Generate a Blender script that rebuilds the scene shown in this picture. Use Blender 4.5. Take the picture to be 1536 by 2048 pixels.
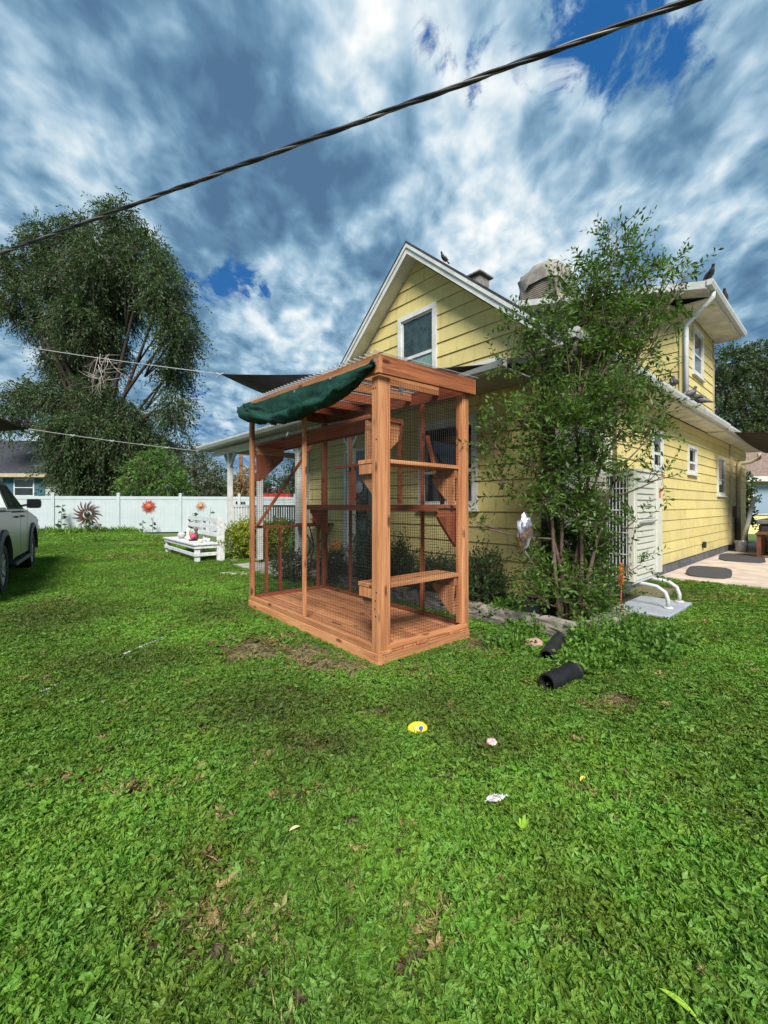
import bpy, bmesh, math, random
import numpy as np
from mathutils import Vector, Matrix
R = math.radians
PI = math.pi
random.seed(7); np.random.seed(7)
for o in list(bpy.data.objects): bpy.data.objects.remove(o)
SC = bpy.context.scene
COL = SC.collection

# ------------------------------------------------------------------ camera, sun, sky, exposure
F, CX, CY, H = 850.0, 768.0, 1010.0, 1.35        # measured focal length (px of the 1536 px wide photograph), horizon, eye height
cd = bpy.data.cameras.new('camera'); cam = bpy.data.objects.new('camera', cd); COL.objects.link(cam)
cam.location = (0, 0, H); cam.rotation_euler = (R(90), 0, 0)
cd.sensor_fit = 'VERTICAL'; cd.sensor_height = 32; cd.lens = 32 * F / 2048
cd.shift_y = -(1024 - CY) / 2048; cd.clip_start = .02; cd.clip_end = 2000
SC.camera = cam
SC.view_settings.view_transform = 'Standard'; SC.view_settings.look = 'None'
SC.view_settings.exposure = 2.25; SC.view_settings.gamma = 1
SUN_EL, SUN_AZ = 44, 177                          # azimuth clockwise from +Y: behind the camera, to the right
sl = bpy.data.lights.new('sun', 'SUN'); sl.energy = 1.5; sl.angle = R(22); sl.color = (1, .955, .88)
sun = bpy.data.objects.new('sun', sl); COL.objects.link(sun)
sdir = Vector((math.sin(R(SUN_AZ)) * math.cos(R(SUN_EL)), math.cos(R(SUN_AZ)) * math.cos(R(SUN_EL)), math.sin(R(SUN_EL))))
sun.rotation_euler = sdir.to_track_quat('Z', 'Y').to_euler()


def at(px, py, Y): return Vector(((px - CX) / F * Y, Y, H + (CY - py) / F * Y))
def gp(px, py, z=0):
    Y = (H - z) * F / (py - CY); return Vector(((px - CX) / F * Y, Y, z))


class NT:
    """tiny node helper"""
    def __init__(s, nt): s.nt = nt
    def n(s, t, **k):
        x = s.nt.nodes.new(t)
        for a, b in k.items(): setattr(x, a, b)
        return x
    def l(s, a, b): s.nt.links.new(a, b)
    def put(s, sock, v):
        if isinstance(v, bpy.types.NodeSocket): s.l(v, sock)
        else: sock.default_value = v
    def math(s, op, a, b=0.0, c=None, clamp=False):
        x = s.n('ShaderNodeMath', operation=op, use_clamp=clamp); s.put(x.inputs[0], a); s.put(x.inputs[1], b)
        if c is not None: s.put(x.inputs[2], c)
        return x.outputs[0]
    def vmath(s, op, a, b=(0, 0, 0)):
        x = s.n('ShaderNodeVectorMath', operation=op); s.put(x.inputs[0], a)
        if op == 'SCALE': s.put(x.inputs['Scale'], b)
        else: s.put(x.inputs[1], b)
        return x.outputs['Value'] if op in ('DOT_PRODUCT', 'LENGTH', 'DISTANCE') else x.outputs[0]
    def noise(s, vec, scale, detail=4, rough=.55, dist=0, dim='3D'):
        x = s.n('ShaderNodeTexNoise'); x.noise_dimensions = dim
        if vec is not None: s.l(vec, x.inputs['Vector'])
        x.inputs['Scale'].default_value = scale; x.inputs['Detail'].default_value = detail
        x.inputs['Roughness'].default_value = rough; x.inputs['Distortion'].default_value = dist
        return x.outputs['Fac']
    def ramp(s, fac, stops, interp='LINEAR'):
        x = s.n('ShaderNodeValToRGB'); s.l(fac, x.inputs[0]); cr = x.color_ramp; cr.interpolation = interp
        while len(cr.elements) < len(stops): cr.elements.new(.5)
        for e, (p, c) in zip(cr.elements, stops):
            e.position = p; e.color = (*c, 1) if len(c) == 3 else c
        return x.outputs[0]
    def mix(s, fac, a, b, mode='MIX'):
        x = s.n('ShaderNodeMix', data_type='RGBA', blend_type=mode); s.put(x.inputs[0], fac)
        s.put(x.inputs[6], (*a, 1) if isinstance(a, tuple) and len(a) == 3 else a)
        s.put(x.inputs[7], (*b, 1) if isinstance(b, tuple) and len(b) == 3 else b)
        return x.outputs[2]
    def mr(s, v, a, b, c=0.0, d=1.0, smooth=True):
        x = s.n('ShaderNodeMapRange', interpolation_type='SMOOTHSTEP' if smooth else 'LINEAR')
        s.put(x.inputs[0], v); x.inputs[1].default_value = a; x.inputs[2].default_value = b
        x.inputs[3].default_value = c; x.inputs[4].default_value = d
        return x.outputs[0]


def make_world():
    w = bpy.data.worlds.new('World'); SC.world = w; w.use_nodes = True
    T = NT(w.node_tree); w.node_tree.nodes.clear()
    out = T.n('ShaderNodeOutputWorld'); bg = T.n('ShaderNodeBackground'); bg.inputs[1].default_value = .1
    T.l(bg.outputs[0], out.inputs[0])
    sky = T.n('ShaderNodeTexSky'); sky.sky_type = 'NISHITA'; sky.sun_disc = False
    sky.sun_elevation = R(SUN_EL); sky.sun_rotation = R(SUN_AZ); sky.ozone_density = 3.0; sky.air_density = 1.0
    tc = T.n('ShaderNodeTexCoord'); d = tc.outputs['Generated']
    sep = T.n('ShaderNodeSeparateXYZ'); T.l(d, sep.inputs[0])
    z = T.math('ADD', T.math('MAXIMUM', sep.outputs[2], 0.0), .30)
    cmb = T.n('ShaderNodeCombineXYZ')
    T.l(T.math('DIVIDE', sep.outputs[0], z), cmb.inputs[0]); T.l(T.math('DIVIDE', sep.outputs[1], z), cmb.inputs[1])
    cmb.inputs[2].default_value = 8.2
    P = cmb.outputs[0]
    rot = T.n('ShaderNodeMapping'); T.l(P, rot.inputs[0]); rot.inputs['Rotation'].default_value = (0, 0, R(-28)); rot.inputs['Scale'].default_value = (1.12, .86, 1)
    P2 = rot.outputs[0]
    big = T.noise(P2, 1.7, 4, .5, .25)
    mid = T.noise(P2, 5.6, 7, .56, .3)
    fine = T.noise(P2, 15.0, 5, .55, .15)
    puff = T.noise(P2, 12.0, 3, .5, .2)
    def blob(px, py, rad):
        c = Vector(((px - CX) / F, 1, (CY - py) / F)).normalized()
        dd = T.vmath('DOT_PRODUCT', d, tuple(c))
        a = rad / F
        return T.mr(dd, math.cos(a * 1.7), math.cos(a * .15))
    def total(lst):
        acc = None
        for px, py, r, wgt in lst:
            v = T.math('MULTIPLY', blob(px, py, r), wgt)
            acc = v if acc is None else T.math('ADD', acc, v)
        return acc
    light = total([(650, 90, 65, .18), (655, 170, 50, .06), (640, 610, 95, .16), (980, 470, 130, .07), (1020, 505, 55, .20), (870, 250, 130, .08), (860, 100, 70, .06), (560, 620, 80, .10), (730, 370, 60, .14), (1430, 440, 50, .10),
                   (500, 300, 170, -.07), (290, 230, 120, -.03), (680, 400, 140, -.12), (600, 300, 120, -.05), (820, 480, 70, -.06), (1120, 250, 200, .08), (1450, 420, 160, -.05), (330, 90, 120, -.03), (60, 330, 120, .08), (250, 330, 90, .10), (740, 20, 90, .08),
                   (1290, 500, 110, .08), (60, 850, 90, .10), (420, 900, 120, .10)])
    b = T.math('ADD', T.math('MULTIPLY', big, .22), T.math('ADD', T.math('MULTIPLY', mid, .50), T.math('MULTIPLY', puff, .92)))
    b = T.math('ADD', b, T.math('MULTIPLY', fine, .16))
    b = T.math('SUBTRACT', b, .455)
    b = T.math('ADD', b, light)
    cloud = T.ramp(b, [(.20, (.085, .175, .30)), (.36, (.135, .265, .41)), (.48, (.23, .39, .54)), (.60, (.40, .565, .70)), (.74, (.70, .80, .86)), (.88, (.96, .97, .97))])
    holes = total([(492, 548, 42, .95), (405, 590, 34, .8), (440, 855, 100, .5), (1245, 80, 95, .50), (905, 40, 50, .34), (1420, 20, 90, .3), (950, 100, 55, .3), (1180, 30, 70, .5), (560, 930, 80, .4), (1500, 610, 60, .45), (300, 800, 80, .2)])
    hn = T.math('ADD', holes, T.math('MULTIPLY', T.math('SUBTRACT', T.noise(P2, 9.5, 7, .62, .5), .5), 3.4))
    hole = T.mr(hn, .62, 1.15)
    blue = T.mix(.85, T.vmath('SCALE', sky.outputs[0], .3), (.02, .27, .85))
    col = T.mix(hole, T.vmath('SCALE', cloud, 2.2), blue)
    hz = T.mr(sep.outputs[2], -.02, .10, 0, 1)
    col = T.mix(hz, (1.2, 1.45, 1.6), col)
    T.l(col, bg.inputs[0])
make_world()

# ------------------------------------------------------------------ materials
MATS = {}
def mat(name, col, rough=.6, metal=0.0, spec=.4, vary=0.0, nscale=6, bump=0.0, bscale=40, dark=None, trans=0, coords='Object', stretch=None, orand=0.0):
    if name in MATS: return MATS[name]
    m = bpy.data.materials.new(name); m.use_nodes = True; T = NT(m.node_tree)
    b = m.node_tree.nodes['Principled BSDF']
    b.inputs['Roughness'].default_value = rough; b.inputs['Metallic'].default_value = metal
    b.inputs['Specular IOR Level'].default_value = spec
    c = (*col, 1)
    tc = T.n('ShaderNodeTexCoord'); vec = tc.outputs[coords]
    if stretch:
        mp = T.n('ShaderNodeMapping'); mp.inputs['Scale'].default_value = stretch; T.l(vec, mp.inputs[0]); vec = mp.outputs[0]
    if vary or dark:
        nz = T.noise(vec, nscale, 5, .6)
        dk = dark or tuple(x * (1 - vary) for x in col)
        cc = T.mix(T.mr(nz, .35, .65), dk, tuple(min(1, x * (1 + vary * .4)) for x in col))
    else: cc = c
    if orand:
        oi = T.n('ShaderNodeObjectInfo')
        hsv = T.n('ShaderNodeHueSaturation'); T.put(hsv.inputs['Color'], cc)
        T.l(T.mr(oi.outputs['Random'], 0, 1, 1 - orand, 1 + orand, False), hsv.inputs['Value']); cc = hsv.outputs[0]
    T.put(b.inputs['Base Color'], cc)
    if bump:
        bp = T.n('ShaderNodeBump'); bp.inputs['Strength'].default_value = bump; bp.inputs['Distance'].default_value = .01
        T.l(T.noise(vec, bscale, 4, .6), bp.inputs['Height']); T.l(bp.outputs[0], b.inputs['Normal'])
    MATS[name] = m; return m


def wood_mat(name, axis, c1, c2, knots=True, rough=.62):
    m = bpy.data.materials.new(name); m.use_nodes = True; T = NT(m.node_tree); b = m.node_tree.nodes['Principled BSDF']
    tc = T.n('ShaderNodeTexCoord'); oi = T.n('ShaderNodeObjectInfo')
    off = T.vmath('SCALE', T.n('ShaderNodeCombineXYZ').outputs[0], 1)
    cm = T.n('ShaderNodeCombineXYZ')
    for i in range(3): T.l(T.math('MULTIPLY', oi.outputs['Random'], 7.3 + 5 * i), cm.inputs[i])
    v0 = T.vmath('ADD', tc.outputs['Object'], cm.outputs[0])
    s = [38, 38, 38]; s[axis] = 1.5
    g = T.noise(T.vmath('MULTIPLY', v0, tuple(s)), 1.0, 6, .65, 1.2)
    s2 = [9, 9, 9]; s2[axis] = .7
    g2 = T.noise(T.vmath('MULTIPLY', v0, tuple(s2)), 1.0, 3, .5, .8)
    f = T.math('ADD', T.math('MULTIPLY', g, .62), T.math('MULTIPLY', g2, .38))
    cc = T.mix(T.mr(f, .36, .66), c2, c1)
    if knots:
        s3 = [7, 7, 7]; s3[axis] = 2.6
        vo = T.n('ShaderNodeTexVoronoi'); T.l(T.vmath('MULTIPLY', v0, tuple(s3)), vo.inputs['Vector']); vo.inputs['Scale'].default_value = 1
        k = T.mr(vo.outputs['Distance'], .07, .19, 1, 0)
        cc = T.mix(T.math('MULTIPLY', k, .85), cc, tuple(x * .22 for x in c2))
    hsv = T.n('ShaderNodeHueSaturation'); T.l(cc, hsv.inputs['Color'])
    T.l(T.mr(oi.outputs['Random'], 0, 1, .78, 1.18, False), hsv.inputs['Value'])
    T.l(hsv.outputs[0], b.inputs['Base Color']); b.inputs['Roughness'].default_value = rough; b.inputs['Specular IOR Level'].default_value = .3
    bp = T.n('ShaderNodeBump'); bp.inputs['Strength'].default_value = .35; bp.inputs['Distance'].default_value = .004
    T.l(g, bp.inputs['Height']); T.l(bp.outputs[0], b.inputs['Normal'])
    MATS[name] = m; return m
CED1, CED2 = (.56, .27, .125), (.33, .12, .05)
CW = [wood_mat('cedar_%d' % i, i, CED1, CED2) for i in range(3)]
RW = [wood_mat('redwood_%d' % i, i, (.34, .105, .045), (.18, .042, .02)) for i in range(3)]


def siding_mat(name, c, dirt=(.25, .19, .07)):
    m = bpy.data.materials.new(name); m.use_nodes = True; T = NT(m.node_tree); b = m.node_tree.nodes['Principled BSDF']
    tc = T.n('ShaderNodeTexCoord'); v = tc.outputs['Object']; oi = T.n('ShaderNodeObjectInfo')
    a = T.noise(v, 1.7, 5, .6); st = T.noise(T.vmath('MULTIPLY', v, (14, 14, 2.0)), 1, 5, .65)
    cc = T.mix(T.mr(a, .3, .75), tuple(x * .86 for x in c), c)
    cc = T.mix(T.math('MULTIPLY', T.mr(st, .52, .76), .5), cc, dirt)
    sz = T.n('ShaderNodeSeparateXYZ'); T.l(v, sz.inputs[0])
    spl = T.math('MULTIPLY', T.mr(T.math('ADD', sz.outputs[2], T.math('MULTIPLY', T.noise(v, 6, 5, .7), .9)), .5, 1.0, 1, 0), .55)
    cc = T.mix(spl, cc, (.30, .25, .14))
    hsv = T.n('ShaderNodeHueSaturation'); T.l(cc, hsv.inputs['Color'])
    T.l(T.mr(oi.outputs['Random'], 0, 1, .93, 1.05, False), hsv.inputs['Value'])
    T.l(hsv.outputs[0], b.inputs['Base Color']); b.inputs['Roughness'].default_value = .65; b.inputs['Specular IOR Level'].default_value = .25
    bp = T.n('ShaderNodeBump'); bp.inputs['Strength'].default_value = .3; bp.inputs['Distance'].default_value = .004
    T.l(T.noise(T.vmath('MULTIPLY', v, (60, 60, 8)), 1, 4, .6), bp.inputs['Height']); T.l(bp.outputs[0], b.inputs['Normal'])
    MATS[name] = m; return m
YEL = siding_mat('yellow_siding', (.60, .50, .205)); OFFW = siding_mat('off_white_siding', (.60, .56, .48))
TRIM = mat('white_trim', (.55, .56, .54), .5, vary=.15, nscale=5, bump=.15, bscale=60)
SOFFIT = mat('soffit_paint', (.62, .60, .50), .7, vary=.22, nscale=3)
DARKBACK = mat('dark_joint', (.05, .035, .015), .9)
CONC = mat('concrete', (.36, .33, .29), .9, vary=.3, nscale=4, bump=.4, bscale=60)
FOUND = mat('foundation_concrete', (.10, .10, .105), .9, vary=.4, nscale=5, bump=.5, bscale=30)
PATIO = mat('patio_concrete', (.50, .41, .34), .9, vary=.2, nscale=2.5, bump=.3, bscale=80)
METALW = mat('white_painted_metal', (.50, .505, .49), .38, vary=.1, nscale=4)
VINYL = mat('white_vinyl', (.42, .475, .49), .4, vary=.06, nscale=2)
WHITEP = mat('worn_white_paint', (.60, .61, .62), .6, vary=.22, nscale=16, bump=.3, bscale=50)
GLASS = mat('dark_window_glass', (.012, .018, .02), .04, spec=.9, vary=.5, nscale=3)
BLIND = mat('window_blind', (.16, .26, .22), .15, spec=.8, vary=.2, nscale=20)
SHING = mat('dark_shingle', (.045, .05, .06), .9, dark=(.018, .02, .026), nscale=9, bump=.8, bscale=25, stretch=(1, 1, 2.5))
SHINGR = mat('reddish_shingle', (.26, .17, .14), .9, dark=(.12, .10, .09), nscale=12, bump=.8, bscale=25)
BLACKP = mat('black_plastic', (.018, .018, .021), .45, vary=.3, nscale=12)
RUBBER = mat('tyre_rubber', (.012, .012, .013), .8, bump=.4, bscale=90)
DMETAL = mat('dark_metal', (.03, .03, .032), .45, metal=.3)
GALV = mat('galvanised_metal', (.42, .44, .46), .4, metal=.7, vary=.2, nscale=9)
BARK = mat('bark', (.050, .034, .026), .95, dark=(.022, .016, .013), nscale=14, bump=.9, bscale=30, stretch=(3, 3, .6))
TWIG = mat('twig_bark', (.13, .085, .065), .9, vary=.35, nscale=14)
STONE = mat('edging_stone', (.30, .26, .23), .95, dark=(.13, .11, .10), nscale=6, bump=.8, bscale=25, orand=.25)
ROPE = mat('white_rope', (.36, .36, .35), .8)
SAILM = mat('shade_sail_fabric', (.05, .048, .058), .85, vary=.25, nscale=8)
SAILB = mat('brown_sail_fabric', (.035, .024, .02), .85, vary=.25, nscale=8)
TARP = mat('green_tarp_fabric', (.008, .044, .030), .7, spec=.2, vary=.4, nscale=5, bump=.9, bscale=26)
WIRE = mat('mesh_wire', (.014, .012, .011), .7)


def leaf_mat(name, c1, c2, c3=None, trans=.35, rough=.5, pos_scale=.9, rnd=.35):
    m = bpy.data.materials.new(name); m.use_nodes = True; T = NT(m.node_tree); nt = m.node_tree
    b = nt.nodes['Principled BSDF']; out = nt.nodes['Material Output']
    g = T.n('ShaderNodeNewGeometry'); oi = T.n('ShaderNodeObjectInfo')
    nz = T.noise(g.outputs['Position'], pos_scale, 4, .6)
    f2 = T.noise(g.outputs['Position'], pos_scale * 22, 2, .5)
    cc = T.mix(T.mr(nz, .32, .68), c1, c2)
    if c3: cc = T.mix(T.mr(f2, .56, .74), cc, c3)
    hsv = T.n('ShaderNodeHueSaturation'); T.l(cc, hsv.inputs['Color'])
    rr = T.math('FRACT', T.math('ADD', T.math('MULTIPLY', f2, 17.0), oi.outputs['Random']))
    T.l(T.mr(rr, 0, 1, 1 - rnd, 1 + rnd, False), hsv.inputs['Value'])
    cc = hsv.outputs[0]
    T.l(cc, b.inputs['Base Color']); b.inputs['Roughness'].default_value = rough; b.inputs['Specular IOR Level'].default_value = .35
    tr = T.n('ShaderNodeBsdfTranslucent'); T.l(T.mix(1.0, cc, (1.1, 1.25, .5), 'MULTIPLY'), tr.inputs[0])
    mx = T.n('ShaderNodeMixShader'); mx.inputs[0].default_value = trans
    T.l(b.outputs[0], mx.inputs[1]); T.l(tr.outputs[0], mx.inputs[2]); T.l(mx.outputs[0], out.inputs[0])
    MATS[name] = m; return m
L_TREE = leaf_mat('tree_leaves', (.028, .058, .022), (.062, .11, .036), (.10, .16, .055), .32, pos_scale=.75)
L_BRIGHT = leaf_mat('bright_leaves', (.05, .13, .02), (.10, .22, .03), (.16, .28, .05), .35)
L_SHRUB = leaf_mat('elm_leaves', (.055, .115, .022), (.095, .18, .028), (.17, .27, .045), .42, rough=.4)
L_HEDGE = leaf_mat('hedge_leaves', (.16, .22, .02), (.30, .34, .03), (.42, .40, .05), .35)
L_DARK = leaf_mat('garden_leaves', (.022, .055, .018), (.045, .095, .025), (.08, .14, .04), .25)
L_ORANGE = leaf_mat('autumn_leaves', (.24, .13, .05), (.36, .24, .08), (.16, .2, .05), .3)
L_WEED = leaf_mat('weed_leaves', (.065, .15, .022), (.11, .23, .03), (.17, .30, .06), .35)
L_PATCHY = leaf_mat('far_leaves', (.06, .095, .045), (.10, .14, .07), (.15, .18, .10), .3)


def lawn_mat():
    m = bpy.data.materials.new('lawn_leaves'); m.use_nodes = True; T = NT(m.node_tree); nt = m.node_tree
    b = nt.nodes['Principled BSDF']; out = nt.nodes['Material Output']
    g = T.n('ShaderNodeNewGeometry'); oi = T.n('ShaderNodeObjectInfo'); P = g.outputs['Position']
    big = T.noise(P, .55, 3, .5); mid = T.noise(P, 2.3, 4, .6); fn = T.noise(P, 45, 2, .5)
    cc = T.mix(T.mr(big, .38, .62), (.095, .21, .028), (.155, .335, .042))
    cc = T.mix(T.mr(mid, .45, .72), cc, (.115, .19, .028))
    cc = T.mix(T.math('MULTIPLY', T.mr(oi.outputs['Random'], .80, .97), .6), cc, (.26, .38, .09))
    dry = T.n('ShaderNodeAttribute'); dry.attribute_name = 'dry'; dry.attribute_type = 'INSTANCER'
    cc = T.mix(dry.outputs['Fac'], cc, T.mix(oi.outputs['Random'], (.20, .13, .06), (.42, .30, .15)))
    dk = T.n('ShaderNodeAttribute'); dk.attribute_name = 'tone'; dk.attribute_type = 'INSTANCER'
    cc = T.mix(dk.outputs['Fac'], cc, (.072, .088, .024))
    hsv = T.n('ShaderNodeHueSaturation'); T.l(cc, hsv.inputs['Color'])
    rr = T.math('FRACT', T.math('MULTIPLY', T.math('ADD', fn, oi.outputs['Random']), 9.0))
    T.l(T.mr(rr, 0, 1, .5, 1.5, False), hsv.inputs['Value']); T.l(T.mr(oi.outputs['Random'], 0, 1, .475, .515, False), hsv.inputs['Hue']); cc = hsv.outputs[0]
    T.l(cc, b.inputs['Base Color']); b.inputs['Roughness'].default_value = .55; b.inputs['Specular IOR Level'].default_value = .22
    tr = T.n('ShaderNodeBsdfTranslucent'); T.l(T.mix(1.0, cc, (1.15, 1.3, .5), 'MULTIPLY'), tr.inputs[0])
    mx = T.n('ShaderNodeMixShader'); mx.inputs[0].default_value = .35
    T.l(b.outputs[0], mx.inputs[1]); T.l(tr.outputs[0], mx.inputs[2]); T.l(mx.outputs[0], out.inputs[0])
    return m


# ------------------------------------------------------------------ object helpers
def mesh_obj(name, verts, faces, m, parent=None, smooth=False):
    me = bpy.data.meshes.new(name); me.from_pydata([tuple(v) for v in verts], [], faces); me.materials.append(m)
    if smooth: me.polygons.foreach_set('use_smooth', [True] * len(me.polygons))
    me.update()
    o = bpy.data.objects.new(name, me); COL.objects.link(o)
    if parent: o.parent = parent
    return o
def tag(o, label=None, cat=None, group=None, kind=None):
    if label: o['label'] = label
    if cat: o['category'] = cat
    if group: o['group'] = group
    if kind: o['kind'] = kind
    return o
def thing(name, label, cat, loc=(0, 0, 0), rz=0, group=None):
    o = bpy.data.objects.new(name, None); COL.objects.link(o); o.location = loc; o.rotation_euler = (0, 0, rz)
    o.empty_display_size = .2
    return tag(o, label, cat, group)
def copy_tree(o, parent=None, **tags):
    c = o.copy(); COL.objects.link(c); c.parent = parent
    for ch in list(o.children): copy_tree(ch, c)
    for k, v in tags.items(): c[k] = v
    return c


class MB:
    def __init__(s): s.v = []; s.f = []
    def box(s, x0, x1, y0, y1, z0, z1, M=None):
        c = [Vector((x, y, z)) for z in (z0, z1) for y in (y0, y1) for x in (x0, x1)]
        if M: c = [M @ p for p in c]
        n = len(s.v); s.v += c
        s.f += [tuple(n + i for i in q) for q in ((0, 2, 3, 1), (4, 5, 7, 6), (0, 1, 5, 4), (1, 3, 7, 5), (3, 2, 6, 7), (2, 0, 4, 6))]
        return s
    def bar(s, a, b, w, h, up=(0, 0, 1)):
        a, b = Vector(a), Vector(b); d = (b - a); L = d.length; d.normalize()
        x = d.cross(Vector(up)); 
        if x.length < 1e-4: x = d.cross(Vector((1, 0, 0)))
        x.normalize(); y = x.cross(d)
        M = Matrix.Translation(a) @ Matrix((x, d, y)).transposed().to_4x4()
        return s.box(-w / 2, w / 2, 0, L, -h / 2, h / 2, M)
    def prism(s, poly, lo, hi, fn):
        """poly: list of 2D; fn(a,b,t)->Vector"""
        n = len(s.v); k = len(poly)
        s.v += [fn(a, b, lo) for a, b in poly] + [fn(a, b, hi) for a, b in poly]
        s.f.append(tuple(n + i for i in range(k))[::-1]); s.f.append(tuple(n + k + i for i in range(k)))
        for i in range(k):
            j = (i + 1) % k; s.f.append((n + i, n + j, n + k + j, n + k + i))
        return s
    def tube(s, pts, rad, n=6, cap=True):
        pts = [Vector(p) for p in pts]; 
        if not hasattr(rad, '__len__'): rad = [rad] * len(pts)
        base = len(s.v); pn = None
        for i, p in enumerate(pts):
            d = (pts[min(i + 1, len(pts) - 1)] - pts[max(i - 1, 0)])
            if d.length < 1e-9: d = Vector((0, 0, 1))
            d.normalize()
            if pn is None:
                x = d.cross(Vector((0, 0, 1)))
                if x.length < .05: x = d.cross(Vector((1, 0, 0)))
            else: x = pn - d * pn.dot(d)
            x.normalize(); pn = x; y = d.cross(x)
            for j in range(n):
                a = 2 * PI * j / n; s.v.append(p + (x * math.cos(a) + y * math.sin(a)) * rad[i])
        for i in range(len(pts) - 1):
            for j in range(n):
                a = base + i * n + j; b2 = base + i * n + (j + 1) % n
                s.f.append((a, b2, b2 + n, a + n))
        if cap:
            s.f.append(tuple(base + j for j in range(n))[::-1]); s.f.append(tuple(base + (len(pts) - 1) * n + j for j in range(n)))
        return s
    def lathe(s, prof, n=16, M=None):
        base = len(s.v)
        for r, z in prof:
            for j in range(n):
                a = 2 * PI * j / n; p = Vector((r * math.cos(a), r * math.sin(a), z)); s.v.append(M @ p if M else p)
        for i in range(len(prof) - 1):
            for j in range(n):
                a = base + i * n + j; b2 = base + i * n + (j + 1) % n
                s.f.append((a, b2, b2 + n, a + n))
        return s
    def build(s, name, m, parent=None, smooth=False, bevel=0):
        o = mesh_obj(name, s.v, s.f, m, parent, smooth)
        if bevel:
            bm = bmesh.new(); bm.from_mesh(o.data)
            bmesh.ops.bevel(bm, geom=bm.edges[:], offset=bevel, segments=1, affect='EDGES', clamp_overlap=True)
            bm.to_mesh(o.data); bm.free()
        return o
def bx(name, m, parent, x0, x1, y0, y1, z0, z1, bevel=0):
    return MB().box(min(x0, x1), max(x0, x1), min(y0, y1), max(y0, y1), min(z0, z1), max(z0, z1)).build(name, m, parent, bevel=bevel)


def unit(n):
    v = np.random.normal(size=(n, 3)); return v / np.linalg.norm(v, axis=1)[:, None]
def leaf_mesh(name, pos, axis, size, m, parent=None, aspect=.45, fold=.12, jit=.35):
    """pos (n,3), axis (n,3) direction of each leaf, size (n,) length: one folded four-point leaf each"""
    pos = np.asarray(pos, float); n = len(pos); axis = np.asarray(axis, float)
    size = np.broadcast_to(size, (n,)) * (1 + jit * (np.random.rand(n) - .5))
    ax = axis / np.maximum(1e-6, np.linalg.norm(axis, axis=1))[:, None]
    r = unit(n); side = np.cross(ax, r); side /= np.maximum(1e-6, np.linalg.norm(side, axis=1))[:, None]
    nor = np.cross(side, ax)
    L = size[:, None]
    v = np.stack([pos, pos + ax * L * .45 + side * L * aspect * .5 + nor * L * fold, pos + ax * L, pos + ax * L * .45 - side * L * aspect * .5 + nor * L * fold], 1).reshape(-1, 3)
    me = bpy.data.meshes.new(name); me.vertices.add(4 * n); me.vertices.foreach_set('co', v.ravel().astype(np.float32))
    me.loops.add(6 * n); me.polygons.add(2 * n)
    i = np.arange(n)[:, None] * 4; idx = np.concatenate([i, i + 1, i + 2, i, i + 2, i + 3], 1)
    me.loops.foreach_set('vertex_index', idx.ravel().astype(np.int32))
    me.polygons.foreach_set('loop_start', (np.arange(2 * n) * 3).astype(np.int32))
    me.materials.append(m); me.update(calc_edges=True)
    o = bpy.data.objects.new(name, me); COL.objects.link(o)
    if parent: o.parent = parent
    return o

# ------------------------------------------------------------------ ground
gm = bpy.data.materials.new('ground_soil'); gm.use_nodes = True
T = NT(gm.node_tree); b = gm.node_tree.nodes['Principled BSDF']; g = T.n('ShaderNodeNewGeometry'); P = g.outputs['Position']
n1 = T.noise(P, 1.3, 5, .6); n2 = T.noise(P, 30, 5, .65); n3 = T.noise(P, 7, 3, .5)
soil = T.mix(T.mr(n2, .35, .7), (.050, .036, .022), (.32, .235, .155))
grn = T.mix(T.mr(n3, .35, .65), (.05, .085, .018), (.10, .17, .03))
far = T.mr(T.vmath('LENGTH', P), 5, 16, 0, .9)
T.l(T.mix(T.math('MAXIMUM', T.math('MULTIPLY', T.mr(n2, .42, .58), .45), far), soil, grn), b.inputs['Base Color']); b.inputs['Roughness'].default_value = .95
bp = T.n('ShaderNodeBump'); bp.inputs['Distance'].default_value = .02; T.l(n2, bp.inputs['Height']); T.l(bp.outputs[0], b.inputs['Normal'])
mb = MB(); S = 300
mb.v = [Vector((x, y, 0)) for y in (-S, 0, 10, S) for x in (-S, 0, S)]
mb.f = [(i + 3 * j, i + 1 + 3 * j, i + 4 + 3 * j, i + 3 + 3 * j) for j in range(3) for i in range(2)]
tag(mb.build('ground', gm), kind='structure')

# ------------------------------------------------------------------ house (local: x along the right wall, y along the gable wall, both going back)
K = Vector((1.907, 4.955, 0)); HA = R(42)
HM = Matrix.Translation(K) @ Matrix.Rotation(HA, 4, 'Z')
def hw(x, y, z=0): return HM @ Vector((x, y, z))
house = thing('yellow_house', 'yellow lap sided house with white trimmed gable and upper storey behind the tree', 'house', K, HA)
pf = lambda a, z, o: Vector((-o, a, z))          # front (gable) wall, outward -x
pr = lambda a, z, o: Vector((a, -o, z))          # right wall, outward -y


def board(fn, poly_a, zb, zt, m, out_b=.029, out_t=.014, name='siding_board', parent=house):
    """poly_a = (a0 bottom, a1 bottom, a0 top, a1 top)"""
    a0, a1, c0, c1 = poly_a
    v = [fn(a0, zb, 0), fn(a1, zb, 0), fn(a1, zb, out_b), fn(a0, zb, out_b), fn(c0, zt, 0), fn(c1, zt, 0), fn(c1, zt, out_t), fn(c0, zt, out_t)]
    return mesh_obj(name, v, [(0, 1, 2, 3), (4, 7, 6, 5), (0, 3, 7, 4), (1, 5, 6, 2), (3, 2, 6, 7), (0, 4, 5, 1)], m, parent)


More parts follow.
